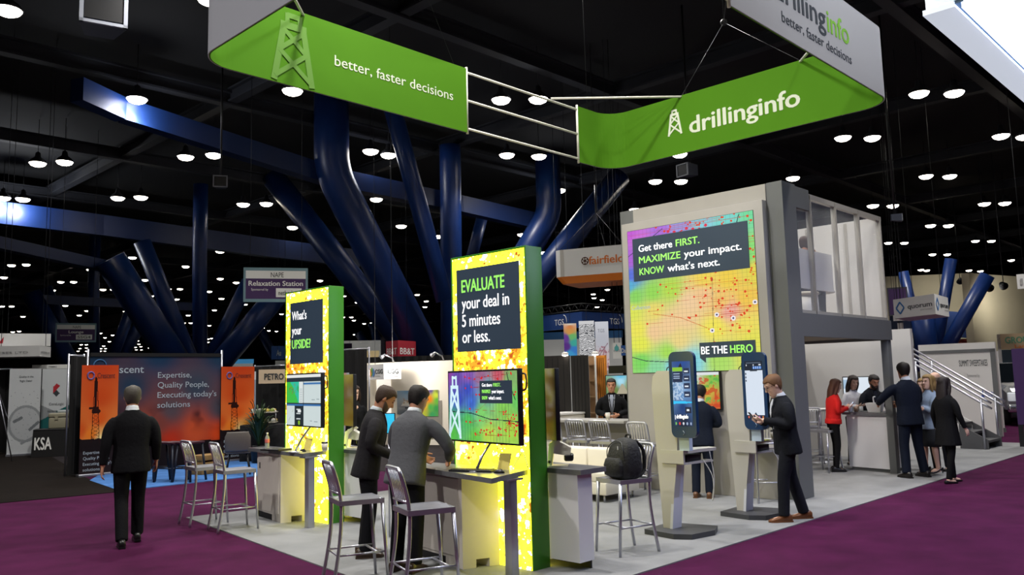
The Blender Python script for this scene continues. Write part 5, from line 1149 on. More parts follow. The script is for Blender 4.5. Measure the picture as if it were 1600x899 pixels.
# TGS corner
def tgs():
    bl = mat('truss_blue', '#163a78', .5); p = [at_d(838, 512, 33), at_d(910, 512, 31), at_d(985, 512, 33)]; z = p[1].z; H = z_at(910, 487, 31) - z
    t = thing('header_ring', 'dark blue hanging header reading TGS twice above the lit fabric columns', 'sign', (p[1].x, p[1].y, z)); q = [V((v.x - p[1].x, v.y - p[1].y, 0)) for v in p]
    for a, b in ((q[0], q[1]), (q[1], q[2])):
        d = (b - a).normalized(); n = d.cross(UZ); L = (b - a).length; MB().prism([a, b, b + UZ * H, a + UZ * H], (0, 0, 0), -n * .1).build('band', bl, t)
        u = .42 if a is q[0] else .56
        text(t, 'TGS', a + d * L * u + n * .01 + UZ * H * .28, d, UZ, L * .2, H * .40, M_PRW, .004)
        MB().tube([a + d * L * (u + .20) + n * .012 + UZ * H * .9 + (d * math.sin(k * .25) * .16 - UZ * (1 - math.cos(k * .25)) * .25) for k in range(8)], .012, 6).build('arc_emblem', M_PRW, t)
    tr = MB()
    for a, b in ((q[0], q[1]), (q[1], q[2])):
        N = 14
        for zz in (H + .05, H + .3): tr.tube([a + UZ * zz, b + UZ * zz], .025, 6)
        for i in range(N): tr.tube([a + (b - a) * (i / N) + UZ * (H + (.05 if i % 2 else .3)), a + (b - a) * ((i + 1) / N) + UZ * (H + (.3 if i % 2 else .05))], .015, 5)
    tr.build('truss_lattice', M_BLACK, t); wires(t, [q[0] * .5 + UZ * H, q[2] * .5 + UZ * H])
    def col(x0, x1, y0, y1, D, c, label, word=None):
        a, d, L = facing(x0, x1, y1, D); n = d.cross(UZ); H2 = z_at(x0, y0, D) - a.z
        t2 = thing('fabric_column', label, 'sign', a); c.build('lit_print', n * .01, d, UZ, L, H2, attr_mat('lit_fabric', .7, sample=False), t2); MB().prism([V((0, 0, 0)), d * L, d * L - n * .5, -n * .5], (0, 0, 0), UZ * H2).build('frame_box', M_WHITE, t2)
        if word: text(t2, word, d * L * .2 + n * .014 + UZ * H2 * .78, d, UZ, L * .5, .12, mat('printed_grey2', '#8a90a0', .6), 0)
        wires(t2, [d * L * .5 - n * .25 + UZ * H2])
    c = Canvas(40, 100).anchors([(.5, 1, '#e8e0d0'), (.5, .9, '#e89050'), (.5, .75, '#e0a050'), (.6, .6, '#70c070'), (.2, .55, '#6a3a9a'), (.2, .3, '#5a2a8a'), (.8, .4, '#40b0a0'), (.8, .2, '#3a80d0'), (.5, .05, '#40a0d8')], 5); col(882, 902, 506, 557, 29, c, 'lit fabric column with purple, orange and green blobs')
    c = Canvas(60, 120, '#e8e8ea'); n_ = c.noise(5, 4, 3); c.put((np.sin(c.v * 130 + n_ * 14 + 3 * np.sin(c.u * 9)) > .35) & (c.v < .9), '#3a3c44'); col(906, 930, 502, 557, 28.5, c, 'lit fabric column with black and white wavy lines')
    c = Canvas(40, 100).anchors([(.5, 1, '#e0e2ea'), (.5, .6, '#c8cad4'), (.5, .2, '#d8c4c4'), (.5, 0, '#d0b8b8')]); n_ = c.noise(8, 9); c.put((n_ > .62) & (c.v < .5), '#a05868', .8); c.line(.2, .3, .9, .55, .04, '#8a6070'); col(932, 953, 503, 580, 28.5, c, 'lit pale fabric column with rosy specks reading TGS', 'TGS')
tgs()
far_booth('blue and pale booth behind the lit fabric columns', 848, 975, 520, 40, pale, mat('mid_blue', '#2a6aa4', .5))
t = plain_sign('white square sign with a teal drop reading Int beside the lit columns', 958, 971, 536, 561, 26, M_PRW, 'INTS', mat('printed_grey2', '#8a90a0', .6), tw=.8, th=.14)
a = t.location; n_ = -V((a.x, a.y, 0)).normalized(); d_ = UZ.cross(n_)
MB().rings([[tuple(d_ * (.12 + r_ * math.cos(k)) + n_ * (.012 + e) + UZ * (z_ + r_ * math.sin(k) * 1.15 + (r_ * .9 if abs(k - PI / 2) < .2 else 0))) for k in [2 * PI * i / 16 for i in range(16)]] for r_, z_, e in ((.07, .32, 0), (.07, .32, .006))], True, False).build('drop_emblem', mat('teal_drop', '#58b0b0', .6), t)
plain_sign('dark blue sign beside the teal drop sign', 970, 984, 540, 556, 30, mat('sign_blue', '#1f4f92', .6), 'Data', M_PRW)
# folding black panels, orange panel and shelf behind the high table
def fold_panel(label, x0, x1, y0, D0, D1, m, hasgap=False):
    a, d, L = facing(x0, x1, 690, D0, D1); a.z = 0; H = z_at(x0, y0, D0); n = d.cross(UZ)
    t = thing('folding_panel', label, 'panel', a); MB().prism([V((0, 0, .03)), d * L + UZ * .03, d * L + UZ * H, UZ * H], (0, 0, 0), -n * .05).build('board', m, t)
    b = MB()
    for i in range(1, 5): b.prism([d * L * i / 5 - d * .006 + n * .001 + UZ * .05, d * L * i / 5 + d * .006 + n * .001 + UZ * .05, d * L * i / 5 + d * .006 + n * .001 + UZ * (H - .05), d * L * i / 5 - d * .006 + n * .001 + UZ * (H - .05)], (0, 0, 0), n * .004)
    b.build('groove_trim', mat('groove_black', '#050505', .9), t); MB().prism([V((0, 0, 0)), d * L, d * L + UZ * .03, UZ * .03], (0, 0, 0), -n * .3).build('foot', M_STEEL, t)
    return t, d, n, L, H
bk = mat('black_felt', '#171310', .85)
fold_panel('wide black folding panel just right of the green tower edge', 850, 893, 557, 18.3, 18.0, bk)
fold_panel('narrow black folding panel beside the wooden shelf', 896, 922, 556, 17.8, 17.6, bk)
t, d, n, L, H = fold_panel('orange upright panel behind the seated man', 935, 950, 556, 18.6, 18.4, mat('orange_panel', '#c2781e', .6))
def shelf_unit():
    a, d, L = facing(921, 936, 690, 18.2); a.z = 0; n = d.cross(UZ); H = z_at(921, 556, 18.2)
    t = thing('shelf_unit', 'narrow wooden shelf between white posts behind the seated man', 'shelf', a); wd = mat('shelf_wood', '#8a6a48', .6)
    for u in (0, L - .04): MB().prism([d * u, d * (u + .04), d * (u + .04) + UZ * H, d * u + UZ * H], (0, 0, 0), -n * .06).build('post', M_WHITE, t)
    for i in range(6): MB().prism([d * .04 + UZ * (.3 + i * .35), d * (L - .04) + UZ * (.3 + i * .35), d * (L - .04) + UZ * (.33 + i * .35), d * .04 + UZ * (.33 + i * .35)], (0, 0, 0), -n * .35).build('shelf_board', wd, t)
    MB().prism([d * .04, d * (L - .04), d * (L - .04) + UZ * H, d * .04 + UZ * H], (0, -.0, 0), -n * .02).xf(Matrix.Translation(-n * .36)).build('back_board', wd, t)
shelf_unit()
c = Canvas(70, 44).anchors([(.5, 1, '#68c0e0'), (.5, .7, '#a8dcf0'), (.2, .55, '#7a9a50'), (.8, .55, '#8aa060'), (.3, .2, '#6a8040'), (.7, .1, '#8a9060')]); c.poly([(.35, 0), (.75, 0), (.58, .55), (.52, .55)], '#b0a890')
p = at_d(970, 600, 17.0); monitor('monitor showing a country road behind the seated man', (p.x, p.y, p.z - .02), math.atan2(-p.y, -p.x), .62, .40, c, None, loop=False)
plain_sign('black header panel above the country road monitor', 951, 985, 572, 584, 17.2, M_BLACK, wire=False)
tag(MB().box(-.03, .03, -.03, .03, 0, p.z - .2).xf(Matrix.Translation((p.x + .06, p.y + .04, 0))).build('screen_post', M_BLACK), 'black post holding the country road monitor', 'post')
for x, y in ((883, 557), (930, 555)):
    q = at_d(x, y, 17.98 if x < 900 else 18.23); q.z = z_at(850, 557, 18.3) + .0 if x < 900 else z_at(921, 556, 18.2) + .02; t = thing('clip_light', 'small white clip light on top of the black folding panel' if x < 900 else 'small white clip light on top of the wooden shelf', 'lamp', q)
    MB().lathe([(.02, .0), (.07, .01), (.075, .05), (.03, .07)], n=14).build('shade', M_WHITE, t); MB().lathe([(.01, -.02), (.06, -.01), (.066, .012)], n=14).build('lens', lamp_glass, t)

# ================================================================== PICKUP TRUCK AND THE FAR RIGHT
def truck():
    p = on_z(1622, 664); t = thing('pickup_truck', 'silver pickup truck with a dark grille parked beyond the stairs', 'truck', (p.x, p.y, 0), math.atan2(-p.y, -p.x) + .25)
    sil = mat('silver_paint', '#a4a6a8', .25, .6); dk = mat('truck_dark', '#141518', .35); gl = mat('dark_glass', '#0c1014', .08); ch = mat('chrome', '#c8cacc', .15, .9)
    # +x is the truck's front; half width 1.0
    def sec(x, zt, zb, hw, r=.12): return [(x, -hw, zb), (x, -hw, zt - r), (x, -hw + r, zt), (x, hw - r, zt), (x, hw, zt - r), (x, hw, zb)]
    MB().rings([sec(-.9, 1.30, .5, .98), sec(-.6, 1.30, .5, .99), sec(.5, 1.22, .5, .99), sec(.75, 1.14, .5, .97), sec(.82, 1.05, .55, .94)], True, False).build('hood', sil, t)
    MB().rings([sec(-4.6, 1.2, .55, .97), sec(-2.9, 1.2, .55, .98), sec(-.9, 1.30, .5, .98)], True, False).build('body_side', sil, t)
    MB().rings([[(-2.9, -.86, 1.25), (-2.9, .86, 1.25), (-2.7, .74, 1.92), (-2.7, -.74, 1.92)], [(-1.55, -.86, 1.25), (-1.55, .86, 1.25), (-1.75, .74, 1.94), (-1.75, -.74, 1.94)], ], True, False).build('cab', sil, t)
    MB().prism([(-.75, -.86, 1.28), (-.75, .86, 1.28), (-1.62, .74, 1.92), (-1.62, -.74, 1.92)], (0, 0, 0), (-.12, 0, -.03)).build('windscreen', gl, t)
    MB().box(.80, .90, -.62, .62, .62, 1.04, .03).build('grille', dk, t); g = MB()
    for z in (.70, .83, .96): g.box(.89, .92, -.58, .58, z - .022, z + .022)
    g.build('grille_bars', ch, t); MB().box(.9, .925, -.12, .12, .78, .88, .01).build('oval_badge', ch, t)
    for s in (-1, 1):
        MB().box(.74, .89, s * .64, s * .95, .76, 1.02, .03).build('headlight', mat('headlight', '#d8dde2', .1, emit='#e8eef4', strength=.25, sample=False), t)
        MB().box(.86, .93, s * .62, s * .86, .50, .60, .02).build('fog_light', gl, t)
        MB().tube([(-.95, s * .95, 1.3), (-.95, s * 1.12, 1.36)], .03, 8).build('mirror_arm', dk, t); MB().box(-1.0, -.86, s * 1.06, s * 1.3, 1.3, 1.55, .03).build('mirror', dk, t)
        for x in (.0, -3.6):
            MB().lathe([(.24, -.14), (.36, -.14), (.40, -.09), (.40, .09), (.36, .14), (.24, .14)], n=28).xf(Matrix.Translation((x, s * .88, .40)) @ Matrix.Rotation(PI / 2, 4, 'X')).build('tyre', mat('tyre_rubber', '#101012', .8), t)
            MB().lathe([(.02, -.1), (.24, -.1), (.24, .1), (.02, .1)], n=20).xf(Matrix.Translation((x, s * .88, .40)) @ Matrix.Rotation(PI / 2, 4, 'X')).build('wheel_rim', ch, t)
    MB().box(.78, .98, -.98, .98, .42, .66, .05).build('bumper', ch, t); MB().box(.72, .93, -.9, .9, .26, .44, .03).build('skid_plate', dk, t); MB().box(-4.4, .7, -.8, .8, .3, .6).build('chassis', dk, t)
truck()
a, d, L = facing(1572, 1680, 690, 39); a.z = 0; n = d.cross(UZ); t = thing('far_booth', 'booth with a tan header reading GRO behind the silver truck', 'booth', a); H = z_at(1572, 522, 39)
MB().prism([UZ * (H - .62), d * L + UZ * (H - .62), d * L + UZ * H, UZ * H], (0, 0, 0), -n * .1).build('header', mat('tan_header', '#b09878', .6), t)
MB().prism([V((0, 0, 0)), d * .12, d * .12 + UZ * H, UZ * H], (0, 0, 0), -n * .1).build('post', M_WHITE, t); MB().prism([-n * 2, d * L - n * 2, d * L - n * 2 + UZ * (H - .6), -n * 2 + UZ * (H - .6)], (0, 0, 0), -n * .1).build('back_panel', mat('navy_back', '#1a2a38', .6), t)
MB().prism([d * .1 - n * 1.9 + UZ * .9, d * .55 - n * 1.9 + UZ * .9, d * .55 - n * 1.9 + UZ * 1.9, d * .1 - n * 1.9 + UZ * 1.9], (0, 0, 0), -n * .05).build('teal_screen', mat('teal_screen', '#2a8a90', .5, emit='#3aa0a4', strength=.6, sample=False), t)
text(t, 'GROUP', d * .28 + n * .01 + UZ * (H - .38), d, UZ, .95, .26, mat('gro_green', '#4a8a6a', .6), .03); text(t, 'Land', d * .6 + n * .01 + UZ * (H - .58), d, UZ, .5, .14, mat('orange_print', '#cc6a1c', .6), .02)
a, d, L = facing(1593, 1640, 690, 22); a.z = 0.0; n = d.cross(UZ); t = thing('sign_post', 'purple sign pillar standing before the silver truck', 'sign', a); H = z_at(1593, 545, 22)
MB().prism([UZ * .5, d * L + UZ * .5, d * L + UZ * H, UZ * H], (0, 0, 0), -n * .08).build('panel', M_PURPLE, t); MB().prism([V((0, 0, 0)), d * .1, d * .1 + UZ * .5, UZ * .5], (0, 0, 0), -n * .08).build('leg', M_BLACK, t); MB().prism([d * (L - .1), d * L, d * L + UZ * .5, d * (L - .1) + UZ * .5], (0, 0, 0), -n * .08).build('leg', M_BLACK, t)
a, d, L = facing(1556, 1572, 690, 27); a.z = 0; n = d.cross(UZ); t = thing('white_pillar', 'plain white booth pillar between the sign wall and the truck', 'pillar', a); H = z_at(1556, 549, 27)
MB().prism([V((0, 0, 0)), d * L, d * L + UZ * H, UZ * H], (0, 0, 0), -n * .3).build('shaft', M_WHITE, t); MB().prism([-d * .03 + n * .03, d * (L + .03) + n * .03, d * (L + .03) + n * .03 + UZ * .12, -d * .03 + n * .03 + UZ * .12], (0, 0, 0), -n * .03).build('skirting', M_DECK, t)
# ================================================================== PEOPLE
def remesh(mb, voxel, it=3, fac=.5):
    me = mb.mesh('tmp'); o = bpy.data.objects.new('tmp', me); COL.objects.link(o)
    r = o.modifiers.new('r', 'REMESH'); r.mode = 'VOXEL'; r.voxel_size = voxel; r.use_smooth_shade = True
    if it: s = o.modifiers.new('s', 'SMOOTH'); s.factor = fac; s.iterations = it
    dg = bpy.context.evaluated_depsgraph_get(); dg.update(); out = bpy.data.meshes.new_from_object(o.evaluated_get(dg))
    COL.objects.unlink(o); bpy.data.objects.remove(o); bpy.data.meshes.remove(me)
    out.polygons.foreach_set('use_smooth', [True] * len(out.polygons)); return out
HEAD = [(-.120, .018, .070, .030), (-.112, .034, .088, .010), (-.095, .048, .096, -.015), (-.070, .058, .097, -.045), (-.040, .064, .096, -.068), (-.010, .070, .095, -.085), (.020, .074, .093, -.095), (.045, .076, .095, -.100), (.070, .074, .090, -.098), (.092, .066, .075, -.088), (.110, .048, .048, -.066), (.120, .026, .018, -.040), (.1235, .006, -.005, -.016)]
def head_at(z):
    for a, b in zip(HEAD, HEAD[1:]):
        if a[0] <= z <= b[0]:
            t = (z - a[0]) / (b[0] - a[0]); return [a[i] + (b[i] - a[i]) * t for i in (1, 2, 3)]
    return HEAD[0][1:] if z < HEAD[0][0] else HEAD[-1][1:]
def head_pt(z, a, off=0.0):
    hw, xf, xb = head_at(z); c = (xf + xb) / 2; hd = (xf - xb) / 2; ca, sa = math.cos(a), math.sin(a)
    return V((c + (hd + off) * math.copysign(abs(ca) ** .9, ca), (hw + off) * math.copysign(abs(sa) ** .9, sa), z + (off * max(0, (z - .06) / .06))))
def hand(mb, W, d, pn, side, curl=.5, s=1.0):
    """palm and five fingers; d along the hand, pn out of the palm, side towards the thumb"""
    d = d.normalized(); pn = (pn - d * pn.dot(d)).normalized(); sd = (side - d * side.dot(d) - pn * side.dot(pn)).normalized()
    def ring(c, w, t): return [c + sd * w * math.cos(k * PI / 5) + pn * t * math.sin(k * PI / 5) for k in range(10)]
    mb.rings([ring(W - d * .02 * s, .024 * s, .02 * s), ring(W + d * .02 * s, .034 * s, .019 * s), ring(W + d * .06 * s, .041 * s, .017 * s), ring(W + d * .095 * s, .040 * s, .013 * s)])
    for i, L in enumerate((.078, .088, .082, .064)):
        p = W + (d * .088 + sd * (.030 - .020 * i)) * s; pts = [p]; a = curl * .5
        for f in (.46, .30, .24):
            q = (d * math.cos(a) + pn * math.sin(a) + sd * (.12 - .08 * i) * .4).normalized(); p = p + q * L * f * s; pts.append(p); a += curl
        mb.tube(pts, [.0098 * s, .0092 * s, .0085 * s, .0068 * s], 8)
    p = W + (d * .028 + sd * .030) * s; q1 = (d * .75 + sd * .62 + pn * .25).normalized(); q2 = (d * .9 + sd * .2 + pn * (.2 + .4 * curl)).normalized()
    mb.tube([p, p + q1 * .042 * s, p + q1 * .042 * s + q2 * .032 * s, p + q1 * .042 * s + q2 * .058 * s], [.014 * s, .0115 * s, .0102 * s, .0078 * s], 8)
SKIN = [mat('skin_%d' % i, c, .55, spec=.3) for i, c in enumerate(('#c99a80', '#b98468', '#d8b09a', '#a87858'))]
def cloth(name, c, rough=.85): return mat('cloth_' + name, c, rough, bump=.25, bscale=30, spec=.15, noise=.06, nscale=6)
def person(label, x, y, head_deg, H=1.75, z0=S0, sex='m', lean=0, pitch=0, hyaw=0, hroll=0, skin=0, vox=.009,
           el=None, er=None, wl=None, wr=None, kl=None, kr=None, al=None, ar=None, drop=0.0, curl=.5,
           top=None, bottom=None, shoe=('#15130f', 'flat'), hair=None, collar=None, shirt=None, beard=None, glasses=False, face=True, wide=1.0, palm_l=None, palm_r=None, cuffs=None, tie=None, lanyard=None):
    k = H / 1.75; fem = sex == 'f'; LR = math.radians(lean)
    def P(v): return V(v)
    def up_pt(v):       # upper body point leaned about the pelvis
        x_, y_, z_ = v; z_ -= .95; return V((x_ * math.cos(LR) + z_ * math.sin(LR), y_, .95 - drop + z_ * math.cos(LR) - x_ * math.sin(LR)))
    shw = (.165 if fem else .19) * wide
    SL, SR = up_pt((0, shw, 1.405)), up_pt((0, -shw, 1.405))
    EL = P(el) if el else up_pt((-.03, shw + .06, 1.13)); ER = P(er) if er else up_pt((-.03, -shw - .06, 1.13))
    WL = P(wl) if wl else EL + V((.06, .0, -.255)); WR = P(wr) if wr else ER + V((.06, .0, -.255))
    HL, HR = V((0, .09, .92 - drop)), V((0, -.09, .92 - drop))
    AL = P(al) if al else V((-.03, .105, .09)); AR = P(ar) if ar else V((-.03, -.105, .09))
    KL = P(kl) if kl else (HL + AL) * .5 + V((.035, 0, .015)); KR = P(kr) if kr else (HR + AR) * .5 + V((.035, 0, .015))
    NB = up_pt((-.005, 0, 1.46)); R_h = Matrix.Rotation(math.radians(hyaw), 3, 'Z') @ Matrix.Rotation(LR * .6 + math.radians(pitch), 3, 'Y') @ Matrix.Rotation(math.radians(hroll), 3, 'X')
    HC = NB + (Matrix.Rotation(LR * .8 + math.radians(pitch) * .55, 3, 'Y') @ V((.012, 0, .165)))
    hs = 1.03 if fem else 1.09
    def hp(v): return HC + R_h @ (V(v) * hs)
    root = None
    # ---- body: one continuous surface
    b = MB(); n = 20
    def tor(rows, nn=20, ex=.85):
        out = []
        for z, hw, hd, xo in rows:
            out.append([up_pt((xo + hd * math.copysign(abs(math.cos(a)) ** ex, math.cos(a)), hw * math.copysign(abs(math.sin(a)) ** ex, math.sin(a)), z)) for a in [2 * PI * i / nn for i in range(nn)]])
        return out
    w = wide * (.88 if fem else 1.0)
    b.rings(tor([(.86, .12, .08, 0), (.95, .135 * w, .09, 0), (1.08, .125 * w, .085, 0), (1.25, .15 * w, .095, 0), (1.36, .155 * w, .09, -.005), (1.42, .13 * w, .07, -.008), (1.47, .055, .055, -.008)]))
    b.tube([NB - V((0, 0, .03)), NB + (HC - NB) * .35, hp((-.012, 0, -.055)), hp((-.01, 0, 0))], [.062 * (.85 if fem else 1), .054 * (.84 if fem else 1), .052 * (.84 if fem else 1), .05], 14)
    b.rings([[hp(head_pt(h[0], 2 * PI * i / 22)) for i in range(22)] for h in HEAD])
    b.tube([hp((.088, 0, .034)), hp((.100, 0, .008)), hp((.114, 0, -.014)), hp((.098, 0, -.026))], [.008, .0115, .0145, .010], 8)
    b.tube([hp((.078, -.050, .040)), hp((.092, -.02, .038)), hp((.092, .02, .038)), hp((.078, .050, .040))], .010, 8)
    for s in (-1, 1):
        e = MB(); e.ball((0, 0, 0), .020, .009, .031, 10, 6); e.xf(Matrix.Translation((-.004, s * .075, .006)) @ Matrix.Rotation(s * .35, 4, 'Z')); b.add([hp(v) for v in e.v], e.f, True)
        b.ball(hp((.070, s * .036, -.02)), .022, .018, .02, 8, 6)
    for S, E, W in ((SL, EL, WL), (SR, ER, WR)):
        b.tube(spline([S * .97 + E * .03 - V((0, S.y * .24, .018)), (S + E) / 2, E, (E + W) / 2 + (E - (S + W) / 2) * .04, W], 3), [.034 * w] + [.040 * w] + [.043 * w] * 2 + [.042] * 3 + [.038] * 3 + [.034] * 2 + [.026], 12)
    for s, A, E, W, pn in ((1, SL, EL, WL, palm_l), (-1, SR, ER, WR, palm_r)):
        d = (W - E).normalized(); pv = V(pn) if pn else V((0, -s, -.15)); sd = V((1, 0, .3)) if abs(d.z) > .6 else V((.2, 0, 1))
        hand(b, W, d, pv, sd, curl, .95 if not fem else .86)
    legs = ((HL, KL, AL), (HR, KR, AR))
    for Hh, K, A in legs: b.tube(spline([Hh, (Hh + K) / 2, K, K * .6 + A * .4, A], 3), [.078 * w, .076 * w, .07, .066, .06, .055, .05, .052, .054, .05, .042, .036, .034][:13], 14)
    for A in (AL, AR): b.tube([A + V((-.03, 0, -.03)), A + V((.04, 0, -.05)), A + V((.13, 0, -.06))], [.032, .032, .022], 10)
    me = remesh(b, vox, 2, .35)
    root = link('person', me, SKIN[skin]); root.location = (x, y, z0); root.rotation_euler = (0, 0, math.radians(head_deg)); root.scale = (k, k, k)
    tag(root, label, 'person')
    # ---- shoes
    sc = mat('shoe_' + shoe[0][1:], shoe[0], .35)
    for A, K in ((AL, KL), (AR, KR)):
        hl = shoe[1] == 'heel'; lift = A.z - .09; m = MB(); rows = []
        prof = [(-.095, .026, .075), (-.075, .036, .095), (-.02, .038, .105), (.04, .042, .075), (.10, .047, .055), (.15, .042, .042), (.185, .022, .03)] if shoe[1] != 'slim' and not hl else [(-.085, .022, .055), (-.06, .03, .06), (0, .031, .05), (.06, .035, .04), (.11, .036, .034), (.15, .026, .028), (.18, .008, .02)]
        for xx, hw, hh in prof:
            zb = .0 if not hl else max(0, .055 * (1 - (xx + .085) / .17)) if xx < .09 else 0
            rows.append([A + V((xx, hw * math.cos(a), -.09 + zb + hh * .5 + hh * .5 * math.copysign(abs(math.sin(a)) ** .6, math.sin(a)))) for a in [2 * PI * i / 14 for i in range(14)]])
        m.rings(rows)
        if hl: m.tube([A + V((-.075, 0, -.03)), A + V((-.08, 0, -.09))], [.014, .006], 8)
        elif shoe[1] != 'slim': m.add(*[(lambda q: (q.v, q.f))(MB().flat([(A.x + u, A.y + v) for u, v in ((-.1, -.034), (-.02, -.038), (.1, -.05), (.16, -.042), (.19, 0), (.16, .042), (.1, .05), (-.02, .038), (-.1, .034))], A.z - .09, A.z - .072))][0])
        m.build('shoe', sc, root)
    # ---- clothes
    def legtube(m, rr, upto=1.0):
        for Hh, K, A in legs:
            E = A + V((0, 0, -.02)); pts = spline([Hh + V((0, 0, .03)), (Hh + K) / 2, K, K * .55 + E * .45, E], 3); m.tube(pts, [rr[0] + (rr[1] - rr[0]) * min(1, i / 6) if i <= 6 else rr[1] + (rr[2] - rr[1]) * (i - 6) / 6 for i in range(13)], 14)
    if bottom:
        kind, colr = bottom; m = MB(); cm = cloth(kind + colr[1:], colr)
        if kind == 'trousers':
            m.rings(tor([(.80, .14 * w, .105, 0), (.86, .168 * w, .122, 0), (.95, .17 * w, .122, 0), (1.04, .155 * w, .112, 0)])); legtube(m, (.098 * w, .074, .066)); link('trousers', remesh(m, .013, 3), cm, root)
        elif kind == 'leggings':
            m.rings(tor([(.82, .14 * w, .105, 0), (.90, .17 * w, .12, 0), (1.04, .145 * w, .11, 0)])); legtube(m, (.088 * w, .062, .046)); link('leggings', remesh(m, .012, 3), cm, root)
        elif kind == 'skirt':
            m.rings(tor([(.50, .165, .13, .0), (.62, .178, .135, 0), (.82, .175, .128, 0), (.95, .16, .118, 0), (1.04, .14, .105, 0)])); m.build('skirt', cm, root)
    if top:
        kind, colr = top; m = MB(); cm = cloth(kind + colr[1:], colr)
        if kind in ('jacket', 'coat', 'blazer', 'cardigan'):
            hem = {'jacket': .79, 'coat': .62, 'blazer': .90, 'cardigan': .80}[kind]
            fl = .03 if kind == 'coat' else 0
            rows = [(hem, .198 * w + fl, .150 + fl, 0), (hem + .08, .196 * w + fl * .7, .146 + fl * .7, 0), (.98, .184 * w, .136, 0), (1.08, .174 * w, .130, 0), (1.20, .190 * w, .138, .004), (1.31, .198 * w, .138, .003), (1.37, .190 * w, .122, -.004), (1.415, .168 * w, .104, -.008), (1.448, .128 * w, .092, -.008), (1.475, .088, .080, -.008), (1.495, .074, .072, -.008)]
            m.rings(tor(rows))
            cw = 1.0 if not fem else .86
            for S, E, W in ((SL, EL, WL), (SR, ER, WR)):
                e2 = W - (W - E).normalized() * .015
                m.tube(spline([S * .97 + E * .03 - V((0, S.y * .22, .012)), S * .5 + E * .5, E, (E + e2) / 2, e2], 3), [.056 * cw, .068 * cw, .072 * cw, .070 * cw, .066 * cw, .062 * cw, .059 * cw, .058 * cw, .055 * cw, .052 * cw, .049 * cw, .046 * cw, .044 * cw], 14)
            link(kind, remesh(m, .0125, 3), cm, root)
            if kind in ('jacket',):   # rear vent and lapels as folded strips
                lp = MB()
                for s in (-1, 1):
                    q = [(.075, s * .066, 1.475), (.118, s * .075, 1.38), (.142, s * .045, 1.24), (.140, s * .008, 1.12)]; o2 = [(.080, s * .030, 1.465), (.126, s * .030, 1.36), (.146, s * .015, 1.24), (.142, s * .002, 1.12)]
                    lp.rings([[up_pt((a[0] + .004, a[1], a[2])), up_pt((c[0] + .006, c[1], c[2])), up_pt((c[0] - .004, c[1], c[2])), up_pt((a[0] - .006, a[1], a[2]))] for a, c in zip(q, o2)], True, True)
                lp.build('lapels', cm, root)
        elif kind in ('blouse', 'sweater'):
            m.rings(tor([(.92, .178 * w, .128, 0), (1.0, .17 * w, .122, 0), (1.08, .16 * w, .116, 0), (1.22, .178 * w, .130, .006), (1.32, .182 * w, .125, .003), (1.39, .165 * w, .104, -.004), (1.44, .11 * w, .085, -.008), (1.475, .072, .07, -.008)]))
            for S, E, W in ((SL, EL, WL), (SR, ER, WR)):
                e2 = W - (W - E).normalized() * .03
                m.tube(spline([S - V((0, S.y * .22, .012)), S * .5 + E * .5, E, (E + e2) / 2, e2], 3), [.050, .058, .060, .058, .055, .052, .05, .049, .046, .043, .04, .037, .035], 14)
            link(kind, remesh(m, .0125, 3), cm, root)
    if shirt:       # shirt front showing between the lapels
        m = MB(); rows = []
        for z, hw, xx in ((1.10, .012, .136), (1.20, .040, .142), (1.30, .062, .142), (1.40, .066, .118), (1.46, .055, .088)): rows.append([up_pt((xx + .004 - .02 * abs(u) ** 2, hw * u, z)) for u in (-1, -.5, 0, .5, 1)] + [up_pt((xx - .03, hw * u, z)) for u in (1, .5, 0, -.5, -1)])
        m.rings(rows, True, True); m.build('shirt', cloth('shirt' + shirt[1:], shirt, .7), root)
    if lanyard:
        m = MB(); m.tube([up_pt((.10, .06, 1.46)), up_pt((.15, .04, 1.25)), up_pt((.150, 0, 1.08))], .006, 6); m.tube([up_pt((.10, -.06, 1.46)), up_pt((.15, -.04, 1.25)), up_pt((.150, 0, 1.08))], .006, 6); m.build('lanyard', mat('lanyard_grey', '#8a8f9a', .6), root)
        MB().add([up_pt((.152, -.05, .96)), up_pt((.152, .05, .96)), up_pt((.156, .05, 1.09)), up_pt((.156, -.05, 1.09)), up_pt((.148, -.05, .96)), up_pt((.148, .05, .96)), up_pt((.151, .05, 1.09)), up_pt((.151, -.05, 1.09))], [(0, 1, 2, 3), (7, 6, 5, 4), (0, 4, 5, 1), (1, 5, 6, 2), (2, 6, 7, 3), (3, 7, 4, 0)]).build('badge', M_PRW, root)
    if collar:
        m = MB(); rows = []
        q = (HC - NB).normalized()
        for dz, r_ in ((.0, .078), (.035, .068), (.055, .064), (.050, .058), (.0, .062)): rows.append([NB + q * (dz + .012) + V((r_ * math.cos(a) - .004, r_ * math.sin(a), -.020 * math.cos(a))) for a in [2 * PI * i / 20 for i in range(20)]])
        m.rings(rows, False, True); m.build('collar', mat('collar_' + collar[1:], collar, .7), root)
    if cuffs:
        for E, W in ((EL, WL), (ER, WR)): d = (W - E).normalized(); MB().tube([W - d * .04, W + d * .004], .036, 12).build('cuff', mat('collar_' + cuffs[1:], cuffs, .7), root)
    # ---- face details
    if face:
        ey = mat('eye_dark', '#1c1410', .2); lip = mat('lip_%d' % skin, '#a05c50' if fem else '#9a6454', .5)
        for s in (-1, 1):
            m = MB(); m.ball((0, 0, 0), .006, .013, .0055, 10, 6); MB().add([hp(V(v) + V((.0885, s * .031, .020))) for v in m.v], m.f, True).build('eye', ey, root)
            m = MB(); MB().tube([hp((.088, s * .014, .042)), hp((.094, s * .032, .047)), hp((.080, s * .052, .042))], .0042, 6).build('eyebrow', mat('brow_' + (hair[1][1:] if hair else 'x'), hair[1] if hair else '#6a5040', .8), root)
